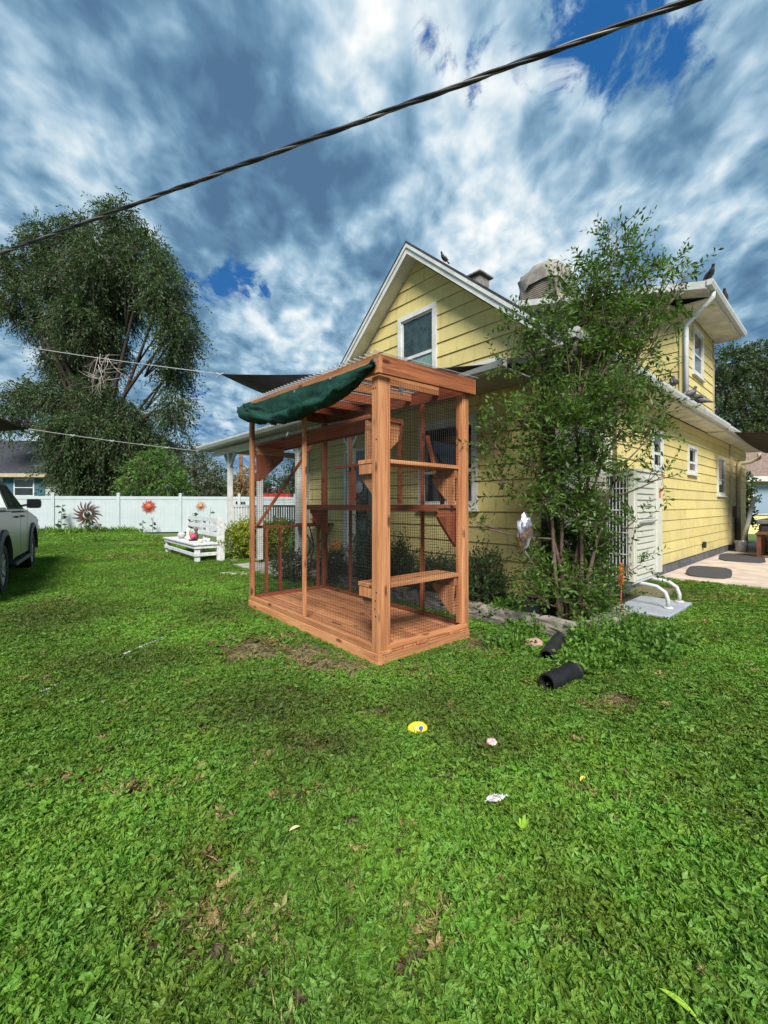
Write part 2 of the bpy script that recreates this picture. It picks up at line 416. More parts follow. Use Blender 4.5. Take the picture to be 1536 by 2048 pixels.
def siding(fn, z0, z1, e, span, wins, m, dark_band=None):
    z = z0
    while z < z1 - .02:
        zt = min(z + e - .005, z1)
        a0, a1 = span(z); c0, c1 = span(zt)
        if a1 - a0 < .05: break
        if c1 < c0: c0 = c1 = (c0 + c1) / 2
        cuts = [w for w in wins if w[2] < zt and w[3] > z and w[0] < a1 and w[1] > a0]
        cuts.sort(); cur0, cur0t = a0, c0
        for w in cuts:
            board(fn, (cur0, w[0], cur0t, w[0]), z, zt, m)
            if w[2] - z > .02: board(fn, (w[0], w[1], w[0], w[1]), z, w[2], m)
            if zt - w[3] > .02: board(fn, (w[0], w[1], w[0], w[1]), w[3], zt, m, .02)
            cur0 = cur0t = w[1]
        # long rows are butted from two boards
        L = a1 - cur0
        while L > 3.6:
            j = cur0 + random.uniform(1.3, 3.0)
            board(fn, (cur0, j - .003, cur0t, j - .003), z, zt, m, .029 + random.uniform(-.003, .003)); cur0 = cur0t = j + .003; L = a1 - cur0
        if False: pass
        else: board(fn, (cur0, a1, cur0t, c1), z, zt, m)
        z += e


def window(fn, a0, a1, z0, z1, parent=house, mid=.45, w=.06, pane=GLASS, low=None, sill=True):
    def bar(mb, p, q, r, s, d0, d1):
        c = [fn(p, r, d0), fn(q, r, d0), fn(q, r, d1), fn(p, r, d1), fn(p, s, d0), fn(q, s, d0), fn(q, s, d1), fn(p, s, d1)]
        n = len(mb.v); mb.v += c; mb.f += [tuple(n + i for i in f) for f in ((0, 1, 2, 3), (4, 7, 6, 5), (0, 3, 7, 4), (1, 5, 6, 2), (3, 2, 6, 7), (0, 4, 5, 1))]
    mb = MB(); D = .055
    bar(mb, a0, a1, z1 - w, z1, -.03, D); bar(mb, a0, a1, z0, z0 + w, -.03, D - .002)
    bar(mb, a0, a0 + w, z0 + w, z1 - w, -.03, D - .001); bar(mb, a1 - w, a1, z0 + w, z1 - w, -.03, D - .001)
    win = mb.build('window', TRIM, parent)
    h = z0 + (z1 - z0) * mid
    s1 = MB(); t = .028; b0, b1 = a0 + w, a1 - w
    for (p, q, r, s) in ((b0, b1, z0 + w, z0 + w + t), (b0, b1, h - t, h + t * .6), (b0, b1, z1 - w - t, z1 - w), (b0, b0 + t, z0 + w + t, h - t), (b1 - t, b1, z0 + w + t, h - t),
                         (b0, b0 + t, h + t * .6, z1 - w - t), (b1 - t, b1, h + t * .6, z1 - w - t)):
        bar(s1, p, q, r, s, 0, .03)
    s1.build('sash', TRIM, win)
    for (r, s, m) in ((h, z1 - w, pane), (z0 + w, h, low or pane)):
        g1 = MB(); bar(g1, b0 + .002, b1 - .002, r + .002, s - .002, .002, .012); g1.build('pane', m, win)
    if sill:
        g2 = MB(); bar(g2, a0 - .03, a1 + .03, z0 - .035, z0 - .003, 0, .085); g2.build('sill', TRIM, win)
    return win


ZB, EX = .25, .203
GP, GZ, GS = 2.07, 5.26, .87                      # gable peak position, height, slope
# wall bodies (dark behind the joints)
body = MB()
body.box(.015, 5.6, .015, 4.12, .05, 3.28); body.box(.015, 2.6, 4.12, 5.08, .05, 3.0); body.box(5.6, 13.18, .015, 4.0, .05, 3.1)
zc = 3.28
body.prism([(0.05, zc), (4.1, zc), (GP, GZ - .2)], .012, 5.7, lambda a, z, t: Vector((t, a, z)))
body.box(5.68, 8.4, .015, 8.1, 3.2, 5.5)
body.build('wall_core', DARKBACK, house)
fnd = MB(); fnd.box(-.005, 13.2, -.006, 5.1, -.05, .236); fnd.build('foundation', FOUND, house)

FW = [(.96, 2.02, 1.30, 2.56), (3.02, 3.9, .27, 2.36)]           # big window behind the enclosure, door by the porch
UW = [(1.67, 2.47, 3.15, 4.30)]
def span_front(z):
    if z < 3.06: return (.0, 5.1)
    d = (GZ - .19 - z) / GS
    return (max(0, GP - d), min(4.14, GP + d))
siding(pf, ZB, 3.04, EX, span_front, FW, YEL)
siding(pf, ZB + EX * 14 - .0, 5.2, EX, span_front, UW, YEL)
window(pf, FW[0][0], FW[0][1], FW[0][2], FW[0][3], mid=.42, w=.075)
window(pf, UW[0][0], UW[0][1], UW[0][2], UW[0][3], mid=.42, w=.07, pane=mat('upper_glass', (.03, .05, .045), .05, spec=.9, vary=.5, nscale=7), low=BLIND)
# front door
dr = bx('door', mat('teal_door', (.10, .17, .19), .4), house, -.02, .01, 3.09, 3.83, .29, 2.29)
dm = MB(); dm.box(-.05, .01, 3.02, 3.088, .27, 2.36); dm.box(-.05, .01, 3.832, 3.9, .27, 2.36); dm.box(-.049, .01, 3.088, 3.832, 2.292, 2.36); dm.build('door_frame', TRIM, dr)
bx('door_pane', GLASS, dr, -.032, -.021, 3.25, 3.67, 1.1, 2.1)
MB().lathe([(0, -.008), (.10, -.008), (.115, 0), (.10, .012), (.06, .012), (.05, 0)], 18, Matrix.Translation((-.045, 3.46, 1.66)) @ Matrix.Rotation(PI / 2, 4, 'Y')).build('wreath', TRIM, dr, True)
MB().tube([(-.06, 3.16, 1.15), (-.09, 3.16, 1.15), (-.09, 3.16, 1.30), (-.06, 3.16, 1.30)], .01, 6).build('handle', GALV, dr)

# right wall
RWN = [(3.68, 4.28, 1.98, 2.68), (6.03, 6.78, 2.02, 2.62), (8.9, 9.83, 1.60, 2.60)]
siding(pr, ZB, 3.06, EX, lambda z: (2.02, 13.2), RWN, YEL)
siding(pr, ZB, 3.06, EX, lambda z: (.0, 1.9), [], OFFW)
bx('corner_board', mat('brown_trim', (.17, .11, .07), .7, vary=.3), house, 1.9, 2.02, -.045, 0, ZB, 3.06)
for w_ in RWN: window(pr, *w_, mid=.42, w=.055)
bx('corner_board', mat('black_trim', (.02, .018, .016), .6), house, -.055, .05, -.055, .05, .1, 3.0)
bx('corner_board', TRIM, house, -.05, .02, 5.1, 5.17, .1, 3.0)
BEIGE = mat('beige_trim', (.40, .33, .22), .7, vary=.15)
bx('corner_board', BEIGE, house, 10.45, 10.72, -.06, 0, ZB - .02, 3.03)
# basement vent
bx('vent_hood', BLACKP, house, 7.3, 7.42, -.09, -.03, .36, .5, .01)

# gable roof of the front wing
def roof_slab(mb, x0, x1, ya, za, yb, zb_, th):
    mb.prism([(ya, za), (yb, zb_), (yb, zb_ - th), (ya, za - th)], x0, x1, lambda a, z, t: Vector((t, a, z)))
OV = -.25
yr, zr = -.30, GZ - GS * (GP + .30); yl, zl = 4.40, GZ - GS * (4.40 - GP)
rf = MB(); roof_slab(rf, OV - .02, 5.7, GP, GZ + .02, yr, zr + .02, .035); roof_slab(rf, OV - .02, 5.7, GP, GZ + .021, yl, zl + .021, .035); roof = rf.build('roof', SHING, house)
def rake(mb, dz, hgt, x0, x1, w=0):
    mb.prism([(GP, GZ - dz), (yr, zr - dz), (yr, zr - dz - hgt), (GP, GZ - dz - hgt * 1.0)], x0, x1, lambda a, z, t: Vector((t, a, z)))
for sgn in (0, 1):
    m1 = MB()
    ye, ze = ((yr, zr), (yl, zl))[sgn]
    m1.prism([(GP, GZ - .018), (ye, ze - .018), (ye, ze - .165), (GP, GZ - .165)], OV, OV + .025, lambda a, z, t: Vector((t, a, z)))
    m1.build('rake_board', TRIM, roof)
    m1 = MB(); m1.prism([(GP, GZ - .02), (ye, ze - .02), (ye, ze - .075), (GP, GZ - .075)], OV - .018, OV - .001, lambda a, z, t: Vector((t, a, z)))
    m1.build('rake_trim', TRIM, roof)
    m1 = MB(); m1.prism([(GP, GZ - .15), (ye, ze - .15), (ye, ze - .165), (GP, GZ - .165)], OV + .026, .0, lambda a, z, t: Vector((t, a, z)))
    m1.build('soffit', SOFFIT, roof)
# skirt/porch roof and its long gutter
EZ = 2.93
sk = MB(); sk.prism([(-.70, EZ), (-.03, EZ + .15), (-.03, EZ + .09), (-.70, EZ - .05)], .1, 4.3, lambda a, z, t: Vector((a, t, z)))
porch = sk.build('porch_roof', SHING, house)
bx('fascia', TRIM, porch, -.725, -.702, .1, 9.47, EZ - .12, EZ)
g_ = MB(); g_.prism([(-.73, EZ - .01), (-.83, EZ - .01), (-.83, EZ - .05), (-.80, EZ - .11), (-.73, EZ - .11)], .08, 9.52, lambda a, z, t: Vector((a, t, z))); g_.build('gutter', METALW, porch)
bx('soffit', mat('porch_ceiling', (.40, .41, .36), .8, vary=.15), porch, -.70, -.04, .1, 5.17, EZ - .115, EZ - .10)
pq = MB(); pq.prism([(-.70, EZ), (3.1, EZ + .35), (3.1, EZ + .30), (-.70, EZ - .10)], 5.19, 9.47, lambda a, z, t: Vector((a, t, z))); pq.build('roof_deck', MATS['porch_ceiling'], porch)
bx('fascia', TRIM, porch, -.70, 3.1, 9.472, 9.50, EZ - .12, EZ + .02)
# porch columns with brackets, beam and floor
for i, y in enumerate((3.22, 4.90, 6.59, 8.27)):
    c = bx('porch_column', TRIM, house, -.455, -.345, y - .055, y + .055, .12, EZ - .26, .006)
    for s in (-1, 1): MB().bar((-.40, y + s * .03, EZ - .62), (-.40, y + s * .33, EZ - .28), .06, .05).build('bracket', TRIM, c)
for t_ in (2.4,):
    c = bx('porch_column', TRIM, house, -.40 + t_, -.29 + t_, 8.2, 8.31, .12, EZ - .26, .006)
bx('porch_beam', TRIM, house, -.47, -.33, 3.1, 9.2, EZ - .26, EZ - .122)
bx('porch_beam', TRIM, house, -.33, 2.6, 8.2, 8.34, EZ - .26, EZ - .122)
bx('porch_floor', CONC, house, -.95, 2.8, 4.35, 6.75, -.02, .05, .01)
rl2 = bx('porch_railing', TRIM, house, -.34, 2.05, 8.23, 8.31, 1.30, 1.35)
bx('bottom_rail', TRIM, rl2, -.34, 2.05, 8.24, 8.30, .28, .33)
bal2 = None; x = -.28
while x < 2.0:
    if bal2 is None: bal2 = bx('baluster', TRIM, rl2, -.014, .014, 8.25, 8.286, .33, 1.30); bal2.location.x = x
    else: c = bal2.copy(); COL.objects.link(c); c.location.x = x
    x += .072

# right-hand eaves: gutters, fascia, soffit, roof planes
def eave(x0, x1, z, name, ov=.35, up=3.0, slope=.5, wallz=None):
    e = MB(); e.prism([(-ov, z), (up, z + (up + ov) * slope), (up, z + (up + ov) * slope - .06), (-ov, z - .03)], x0, x1, lambda a, z_, t: Vector((t, a, z_)))
    r = e.build(name, SHING, house)
    bx('fascia', TRIM, r, x0, x1, -ov - .022, -ov - .001, z - .15, z - .005)
    bx('soffit', SOFFIT, r, x0 + .002, x1 - .002, -ov, -.036, z - .15, z - .135)
    q = MB(); q.prism([(-ov - .024, z - .01), (-ov - .125, z - .01), (-ov - .125, z - .05), (-ov - .10, z - .11), (-ov - .024, z - .11)], x0 - .02, x1 + .02, lambda a, z_, t: Vector((t, a, z_)))
    q.build('gutter', METALW, r)
    bx('end_cap', TRIM, r, x1 + .001, x1 + .018, -ov - .02, -.04, z - .15, z + .0)
    return r
eave(-.27, 7.75, 3.22, 'side_roof', up=.02, slope=.87)
eave(7.77, 13.3, 3.20, 'side_roof', up=2.5, slope=.4)
# round gutter outlet elbow near the front corner and downspouts
MB().tube([(-.2, -.4, 3.10), (-.2, -.40, 2.98), (-.12, -.22, 2.82), (-.09, -.09, 2.7), (-.09, -.09, .25)], .045, 8).build('downspout', mat('dark_downspout', (.03, .026, .022), .5), house, True)
MB().tube([(12.7, -.40, 2.95), (12.7, -.40, 2.80), (12.3, -.22, 2.66), (11.5, -.09, 2.58), (11.4, -.09, 2.4), (11.4, -.09, .3)], .055, 8).build('downspout', BEIGE, house, True)

# upper storey
US = [(6.42, 7.36, 4.22, 5.28)]
siding(pr2 := (lambda a, z, o: Vector((a, .0 - o, z))), 3.30, 5.46, .203, lambda z: (5.70, 8.4), US, YEL)
siding(lambda a, z, o: Vector((5.66 - o, a, z)), 3.30, 6.6, .203, lambda z: (.0 if z < 5.5 else (z - 5.48) / .26, 8.1), [], YEL)
window(pr2, *US[0], mid=.45, w=.09)
bx('corner_board', YEL, house, 5.61, 5.70, -.045, .02, 3.3, 5.43)
bx('corner_board', BEIGE, house, 8.4, 8.46, -.05, .02, 3.2, 5.45)
ur = MB(); ur.prism([(-.5, 5.60), (4.2, 6.82), (4.2, 6.76), (-.5, 5.54)], 5.16, 8.76, lambda a, z, t: Vector((t, a, z)))
ur.prism([(4.2, 6.82), (8.6, 5.68), (8.6, 5.62), (4.2, 6.76)], 5.16, 8.76, lambda a, z, t: Vector((t, a, z)))
uroof = ur.build('upper_roof', SHING, house)
f_ = MB(); f_.prism([(-.5, 5.585), (4.2, 6.805), (4.2, 6.66), (-.5, 5.44)], 5.135, 5.158, lambda a, z, t: Vector((t, a, z))); f_.build('rake_board', TRIM, uroof)
f_ = MB(); f_.prism([(-.5, 5.46), (4.2, 6.68), (4.2, 6.665), (-.5, 5.445)], 5.16, 5.64, lambda a, z, t: Vector((t, a, z))); f_.build('soffit', SOFFIT, uroof)
bx('soffit', SOFFIT, uroof, 5.64, 8.76, -.5, -.036, 5.43, 5.445)
bx('fascia', TRIM, uroof, 5.14, 8.78, -.522, -.502, 5.43, 5.59)
q = MB(); q.prism([(-.525, 5.585), (-.625, 5.585), (-.625, 5.54), (-.60, 5.48), (-.525, 5.48)], 5.12, 8.80, lambda a, z_, t: Vector((t, a, z_))); q.build('gutter', METALW, uroof)
MB().tube([(5.5, -.55, 5.5), (5.5, -.55, 5.38), (5.55, -.30, 5.16), (5.62, -.10, 5.02), (5.62, -.09, 4.9), (5.62, -.09, 3.4)], .05, 8).build('downspout', TRIM, house, True)
# roof vent behind the rake
rv = thing('roof_vent', 'small weathered box vent standing on the front gable roof', 'vent', hw(.5, 1.36, GZ - GS * (GP - 1.36) + .0), HA)
bx('hood', mat('weathered_metal', (.22, .21, .19), .8, vary=.4, nscale=20), rv, -.12, .14, -.14, .12, -.14, .05, .02); bx('flange', MATS['weathered_metal'], rv, -.16, .18, -.18, .16, .051, .08, .005)

# swamp cooler under a tarp on the upper roof
sc = thing('evaporative_cooler', 'grey tarp covered evaporative cooler on the upper storey roof', 'cooler', hw(6.3, 3.2, 6.60), HA)
bx('cabinet', mat('cooler_cabinet', (.22, .19, .16), .6, vary=.2), sc, -.52, .52, -.52, .52, .15, .95)
for i in range(9):
    bx('louver', MATS['cooler_cabinet'], sc, -.545, -.521, -.48, .48, .2 + i * .052, .235 + i * .052)
lo = MB(); lo.box(-.6, .6, -.6, .6, .0, .14); lo.build('stand', BEIGE, sc)
N = 22; vs = []; fs = []
for j in range(12):
    for i in range(N):
        a = 2 * PI * i / N; t = j / 11
        r0 = .62 if t < .45 else .62 * math.cos((t - .45) / .55 * PI / 2 * .96) ** .7
        sq = 1 / max(abs(math.cos(a)), abs(math.sin(a))); r_ = r0 * (1 + (sq - 1) * (.75 if t < .5 else .4))
        r_ *= 1 + .05 * math.sin(a * 7 + j * .7) + .03 * math.sin(a * 13 + 2)
        zz = .52 + .12 * math.sin(a * 2 + 1) * (1 - t) + t * .78
        vs.append((r_ * math.cos(a), r_ * math.sin(a), zz))
for j in range(11):
    for i in range(N): fs.append((j * N + i, j * N + (i + 1) % N, (j + 1) * N + (i + 1) % N, (j + 1) * N + i))
fs.append(tuple(11 * N + i for i in range(N)))
mesh_obj('tarp_cover', vs, fs, mat('grey_tarp', (.27, .25, .22), .6, vary=.25, nscale=6, bump=.3, bscale=8), sc, True)

# ------------------------------------------------------------------ cat enclosure (local: x along short right side, y along long left side)
CA = R(40); C0 = Vector((-.045, 3.51, 0)); U, V = 2.70, 1.18
cat = thing('cat_enclosure', 'cedar framed wire mesh cat enclosure with shelves standing on the lawn before the yellow house', 'enclosure', C0, CA)
CM = Matrix.Translation(C0) @ Matrix.Rotation(CA, 4, 'Z')
top = lambda x, y: 2.585 + .036 * y + .02 * x
rim_b, rim_t = .012, .108
bx('rim_board', CW[1], cat, 0, .038, 0, U, rim_b, rim_t, .002)
bx('rim_board', CW[0], cat, .038, V, 0, .038, rim_b + .004, rim_t - .012, .002)
bx('rim_board', RW[1], cat, V - .038, V, .038, U, rim_b, rim_t, .002)
bx('rim_board', RW[0], cat, .038, V - .038, U - .038, U, rim_b, rim_t, .002)
nb = 8; bw = (V - .0) / nb
for i in range(nb):
    x0 = i * bw + (.04 if i == 0 else .003)
    bx('deck_board', CW[1], cat, x0, (i + 1) * bw - .003, .0 - random.random() * .006 + (.012 if i % 3 else 0), U - .01, rim_t - .008 if i else rim_t - .008, rim_t + .018, .002)
PZ0, PZ1 = rim_t + .019, rim_t + .058
bx('bottom_plate', CW[1], cat, .006, .044, .1, U - .04, PZ0 - .016, PZ1, .002)
bx('bottom_plate', CW[0], cat, .1, V - .03, .004, .042, PZ0, PZ1, .002)
bx('bottom_plate', RW[1], cat, V - .044, V - .006, .04, U - .04, PZ0, PZ1, .002)
bx('bottom_plate', RW[0], cat, .045, V - .05, U - .044, U - .006, PZ0, PZ1, .002)
def post(x, y, w, d, m=CW[2], z0=PZ0 - .01, dz=.16):
    return bx('post', m, cat, x, x + w, y, y + d, z0, top(x, y) - dz, .003)
post(.008, .008, .092, .092, z0=rim_t + .002, dz=.158)
post(.102, .010, .036, .040, CW[2], PZ1 + .001, .16)
post(V - .095, .010, .040, .085, CW[2], PZ1 + .001); post(V - .054, .008, .050, .088)
post(.008, U - .075, .05, .066, z0=PZ0 - .014)
post(V - .075, U - .08, .068, .075, RW[2])
post(.010, 1.26, .036, .036, CW[2], PZ1 + .001, .16)
for y_ in (.62, 1.32, 2.0): post(V - .045, y_, .036, .036, RW[2], PZ1 + .001)
# end panel = door frame with rail, studs and a diagonal brace
bx('door_rail', RW[0], cat, .06, V - .08, U - .045, U - .009, 1.04, 1.075)
for x_ in (.22, .42, .80, 1.02): bx('stud', RW[2], cat, x_, x_ + .035, U - .044, U - .010, PZ1 + .001, 1.039)
MB().bar((.10, U - .062, 1.08), (.98, U - .062, 2.30), .03, .045, (0, 1, 0)).build('diagonal_brace', RW[0], cat)
# top fascia boards
def beam(name, m, p, q, th, hgt, side):
    """plank on edge whose top follows the roof plane"""
    (x0, y0), (x1, y1) = p, q; dx, dy = side
    v = []
    for (x, y) in ((x0, y0), (x1, y1)):
        for (a, b_) in ((0, 0), (dx * th, dy * th)):
            for z in (0, -hgt): v.append(Vector((x + a, y + b_, top(x + a, y + b_) + z)))
    return mesh_obj(name, v, [(0, 1, 3, 2), (4, 6, 7, 5), (0, 4, 5, 1), (2, 3, 7, 6), (0, 2, 6, 4), (1, 5, 7, 3)], m, cat)
beam('fascia_board', CW[1], (-.030, -.04), (-.030, U + .03), .038, .15, (1, 0))
beam('fascia_board', RW[0] if 0 else wood_mat('dark_cedar', 0, (.44, .15, .06), (.15, .045, .02)), (.009, -.04), (V + .04, -.04), .038, .15, (0, 1))
beam('fascia_board', CW[2], (V + .041, -.04), (V + .041, .0), .004, .15, (1, 0))
beam('fascia_board', RW[1], (V + .008, .0), (V + .008, U + .03), .036, .14, (1, 0))
beam('fascia_board', RW[0], (.009, U + .0), (V, U + .0), .036, .14, (0, 1))
for y_ in (.42, .85, 1.30, 1.76, 2.22): beam('rafter', CW[0] if y_ < 1 else RW[0], (.012, y_), (V + .005, y_), .036, .09, (0, 1))
# shelves
def shelf(x0, x1, y0, y1, z, m, lip=None, th=.036):
    s = bx('shelf', m, cat, x0, x1, y0, y1, z - th, z, .003)
    return s
def bracket(parent, pts, th_dir, th=.036, m=CW[2]):
    """triangular gusset from three local points"""
    n = Vector(th_dir) * th; a = [Vector(p) for p in pts]
    k = len(a)
    mesh_obj('bracket', a + [p + n for p in a], [tuple(range(k))[::-1], tuple(range(k, 2 * k))] + [(i, (i + 1) % k, k + (i + 1) % k, k + i) for i in range(k)], m, parent)
for z, m, m2 in ((.67, CW[0], CW[2]), (1.745, CW[0], CW[2])):
    s = shelf(.04, V - .10, .055, .34, z, m)
    bx('cleat', m2, s, .045, .083, .07, .33, z - .125, z - .037, .002)
    bx('cleat', m2, s, V - .145, V - .107, .07, .33, z - .125, z - .037, .002)
    for x_ in (.085, V - .185):
        bracket(s, [(x_, .33, z - .126), (x_, .06, z - .126), (x_, .06, z - .40), (x_, .09, z - .40), (x_, .33, z - .17)], (1, 0, 0), m=m2)
s = shelf(V - .35, V - .05, .10, U - .06, 1.355, RW[1])
bx('front_lip', RW[1], s, V - .37, V - .352, .10, U - .06, 1.285, 1.352)
for y_ in (.12, U - .17):
    bx('cleat', RW[0], s, V - .34, V - .06, y_, y_ + .038, 1.235, 1.317)
    bracket(s, [(V - .06, y_, 1.234), (V - .32, y_, 1.234), (V - .30, y_, 1.19), (V - .06, y_, .92)], (0, 1, 0), m=RW[2])
s = shelf(.05, .44, .20, U - .07, 2.14, RW[1])
bx('front_lip', RW[1], s, .442, .465, .20, U - .07, 2.09, 2.145)
for y_ in (.22, U - .16):
    bx('cleat', CW[0], s, .06, .43, y_, y_ + .038, 2.00, 2.102)
    bracket(s, [(.055, y_, 1.999), (.42, y_, 1.999), (.42, y_, 1.95), (.10, y_, 1.66), (.055, y_, 1.66)], (0, 1, 0), m=CW[2] if y_ < 1 else RW[2])
# inner hatch frame on the back wall
hf = MB(); hf.box(V - .085, V - .048, 1.32, 2.35, 1.86, 1.895); hf.box(V - .085, V - .048, 1.86, 1.92, 1.36, 1.859); hf.build('hatch_frame', RW[1], cat)
hf = MB(); hf.box(V - .085, V - .048, .95, .99, 1.36, 2.35); hf.bar((V - .07, .30, 1.36), (V - .07, .52, 2.1), .035, .03); hf.build('hatch_frame', RW[1], cat)

# welded wire panels
def wires(fn, a0, a1, z0, zt, pitch=.0285, r=.00125):
    mb = MB()
    def w(p, q, off):
        p, q = fn(p[0], p[1], off), fn(q[0], q[1], off); d = (q - p).normalized(); x = d.cross(Vector((.3, .5, .8))).normalized(); y = d.cross(x)
        n = len(mb.v)
        for c in (p, q):
            for k in range(3):
                a = 2 * PI * k / 3; mb.v.append(c + (x * math.cos(a) + y * math.sin(a)) * r)
        for k in range(3): mb.f.append((n + k, n + (k + 1) % 3, n + 3 + (k + 1) % 3, n + 3 + k))
    a = a0 + pitch * .5
    while a < a1: w((a, z0), (a, zt(a)), 0); a += pitch
    z = z0 + pitch * .5; zm = max(zt(a0), zt(a1))
    while z < zm: w((a0, z), (a1, z), .0018); z += pitch
    mb.build('wire_mesh', WIRE, cat)['kind'] = 'stuff'
wires(lambda a, z, o: Vector((.048 + o, a, z)), .1, U - .04, PZ1, lambda a: top(0, a) - .16)
wires(lambda a, z, o: Vector((a, .054 + o, z)), .14, V - .1, PZ1, lambda a: top(a, 0) - .16)
wires(lambda a, z, o: Vector((V - .047 + o, a, z)), .05, U - .08, PZ1, lambda a: top(V, a) - .15)
wires(lambda a, z, o: Vector((a, U - .047 + o, z)), .06, V - .08, PZ1, lambda a: top(a, U) - .15)
# hinge-like hook
hk = MB(); hk.tube([(.62, .43, 2.50), (.62, .41, 2.46), (.64, .40, 2.44), (.66, .41, 2.46), (.64, .42, 2.48)], .006, 6); hk.box(.60, .66, .405, .418, 2.49, 2.53); hk.build('hook', GALV, cat)
# bolts in the front post
for x_, y_, z_ in ((.04, .0065, 2.33), (.07, .0065, 2.33), (.03, .0065, 1.9), (.045, .0065, .55), (.03, .0065, .62), (.04, .0065, .42), (.05, .0065, .48)):
    MB().lathe([(0, .003), (.006, .003), (.007, 0)], 8, Matrix.Translation((.0065, y_ + x_, z_)) @ Matrix.Rotation(-PI / 2, 4, 'Y')).build('bolt', DMETAL, cat)
for (x_, y_, z_) in [(-.0012, yy_, zz2) for yy_ in (.05, .62, 1.2, 1.85, 2.62) for zz2 in (.035, .085)] + [(-.0315, yy_, 2.585 + .036 * yy_ - q_) for yy_ in (.03, 2.6) for q_ in (.04, .11)]:
    MB().lathe([(0, .0015), (.0042, .0015), (.005, 0)], 8, Matrix.Translation((x_, y_, z_)) @ Matrix.Rotation(-PI / 2, 4, 'Y')).build('screw', DMETAL, cat)
for x_ in (.08, .60, 1.10):
    for z_ in (.04, .08): MB().lathe([(0, .0015), (.0042, .0015), (.005, 0)], 8, Matrix.Translation((x_, -.0012, z_)) @ Matrix.Rotation(PI / 2, 4, 'X')).build('screw', DMETAL, cat)
# corrugated clear roof panel
pm = bpy.data.materials.new('clear_polycarbonate'); pm.use_nodes = True; T = NT(pm.node_tree); b = pm.node_tree.nodes['Principled BSDF']
b.inputs['Base Color'].default_value = (.62, .66, .72, 1); b.inputs['Roughness'].default_value = .22
tb = T.n('ShaderNodeBsdfTransparent'); mx = T.n('ShaderNodeMixShader'); mx.inputs[0].default_value = .62
T.l(tb.outputs[0], mx.inputs[2]); T.l(b.outputs[0], mx.inputs[1]); T.l(mx.outputs[0], pm.node_tree.nodes['Material Output'].inputs[0])
vs = []; fs = []; n_ = 0; nw = int((U + .14) / .076 * 8)
for i in range(nw + 1):
    y_ = -.06 + (U + .14) * i / nw; h = .014 + .012 * math.sin(2 * PI * (y_ + .06) / .076)
    for x_ in (-.075, V + .08): vs.append(Vector((x_, y_, top(x_, y_) + h)))
fs = [(2 * i, 2 * i + 1, 2 * i + 3, 2 * i + 2) for i in range(nw)]
mesh_obj('roof_panel', vs, fs, pm, cat, True)

from mathutils import noise as MN
# green tarp rolled along the left fascia
def on_left(px, py, x_=-.05):
    k = (px - CX) / F
    ox, oy = C0.x + x_ * math.cos(CA), C0.y + x_ * math.sin(CA)
    u = (ox - k * oy) / (math.sin(CA) + k * math.cos(CA)); Y = oy + u * math.cos(CA)
    return u, H + (CY - py) / F * Y
prof = [(486, 808, 822), (497, 804, 838), (511, 806, 843), (530, 799, 847), (555, 790, 848), (580, 781, 846), (605, 773, 841), (628, 766, 828), (655, 757, 816), (676, 750, 808), (698, 742, 795), (718, 734, 776), (738, 727, 750), (752, 722, 732)]
tp = thing('green_tarp', 'dark green fabric tarp rolled and sagging along the left top rail of the cat enclosure', 'tarp', C0, CA)
cols = []
for i in range(len(prof) - 1):
    for s_ in range(6):
        t = s_ / 6; a = [prof[i][k] * (1 - t) + prof[i + 1][k] * t for k in range(3)]; cols.append(a)
cols.append(prof[-1])
NR = 26; vs = []; fs = []
for ci, (px, pt, pb) in enumerate(cols):
    u, zt_ = on_left(px, pt); _, zb_ = on_left(px, pb)
    zt_ = min(zt_, top(0, max(0, min(u, U))) - .012) if px > 505 else zt_
    hgt = zt_ - zb_; rr = min(.06, hgt * .26) * (1 + .22 * MN.noise(Vector((ci * .11, 1.7, 0))) * 2 + .05 * math.sin(ci * .45))
    for j in range(NR):
        t = j / (NR - 1)
        if t < .45:
            s = t / .45; z = zt_ - (hgt - 2 * rr) * s; x_ = -.044 - .012 * math.sin(s * 2.5) - .018 * s * (1 + MN.noise(Vector((u * 4 + s * 2.5, s * 2, 0))) * 1.6)
        else:
            a = (t - .45) / .55 * 2 * PI * .97; z = zb_ + rr + rr * math.cos(a); x_ = -.044 - rr * 1.1 + rr * 1.1 * math.cos(a + PI / 2 + .1) * 1.0 - .0
            w_ = MN.noise(Vector((u * 5, a * 1.3, 4.2))) * .026 + MN.noise(Vector((u * 2.2 + a * .9, a * .6, 9.1))) * .035 + (.5 - abs(MN.noise(Vector((u * 9 + a * .8, a * 1.6, 1.1))) * 2)) * .030; z += w_ * math.cos(a); x_ -= abs(w_) * .9
            z = z + rr * 0
        vs.append((x_, u, z))
for i in range(len(cols) - 1):
    for j in range(NR - 1): fs.append((i * NR + j, i * NR + j + 1, (i + 1) * NR + j + 1, (i + 1) * NR + j))
mesh_obj('cloth', vs, fs, TARP, tp, True)
for px, py in ((505, 806), (590, 783), (662, 757), (752, 722)):
    u, z = on_left(px, py); z = min(z, top(0, u) - .03)
    MB().lathe([(.004, .004), (.013, .004), (.014, 0), (.004, 0)], 10, Matrix.Translation((-.056, u, z)) @ Matrix.Rotation(-PI / 2, 4, 'Y')).build('grommet', GALV, tp)

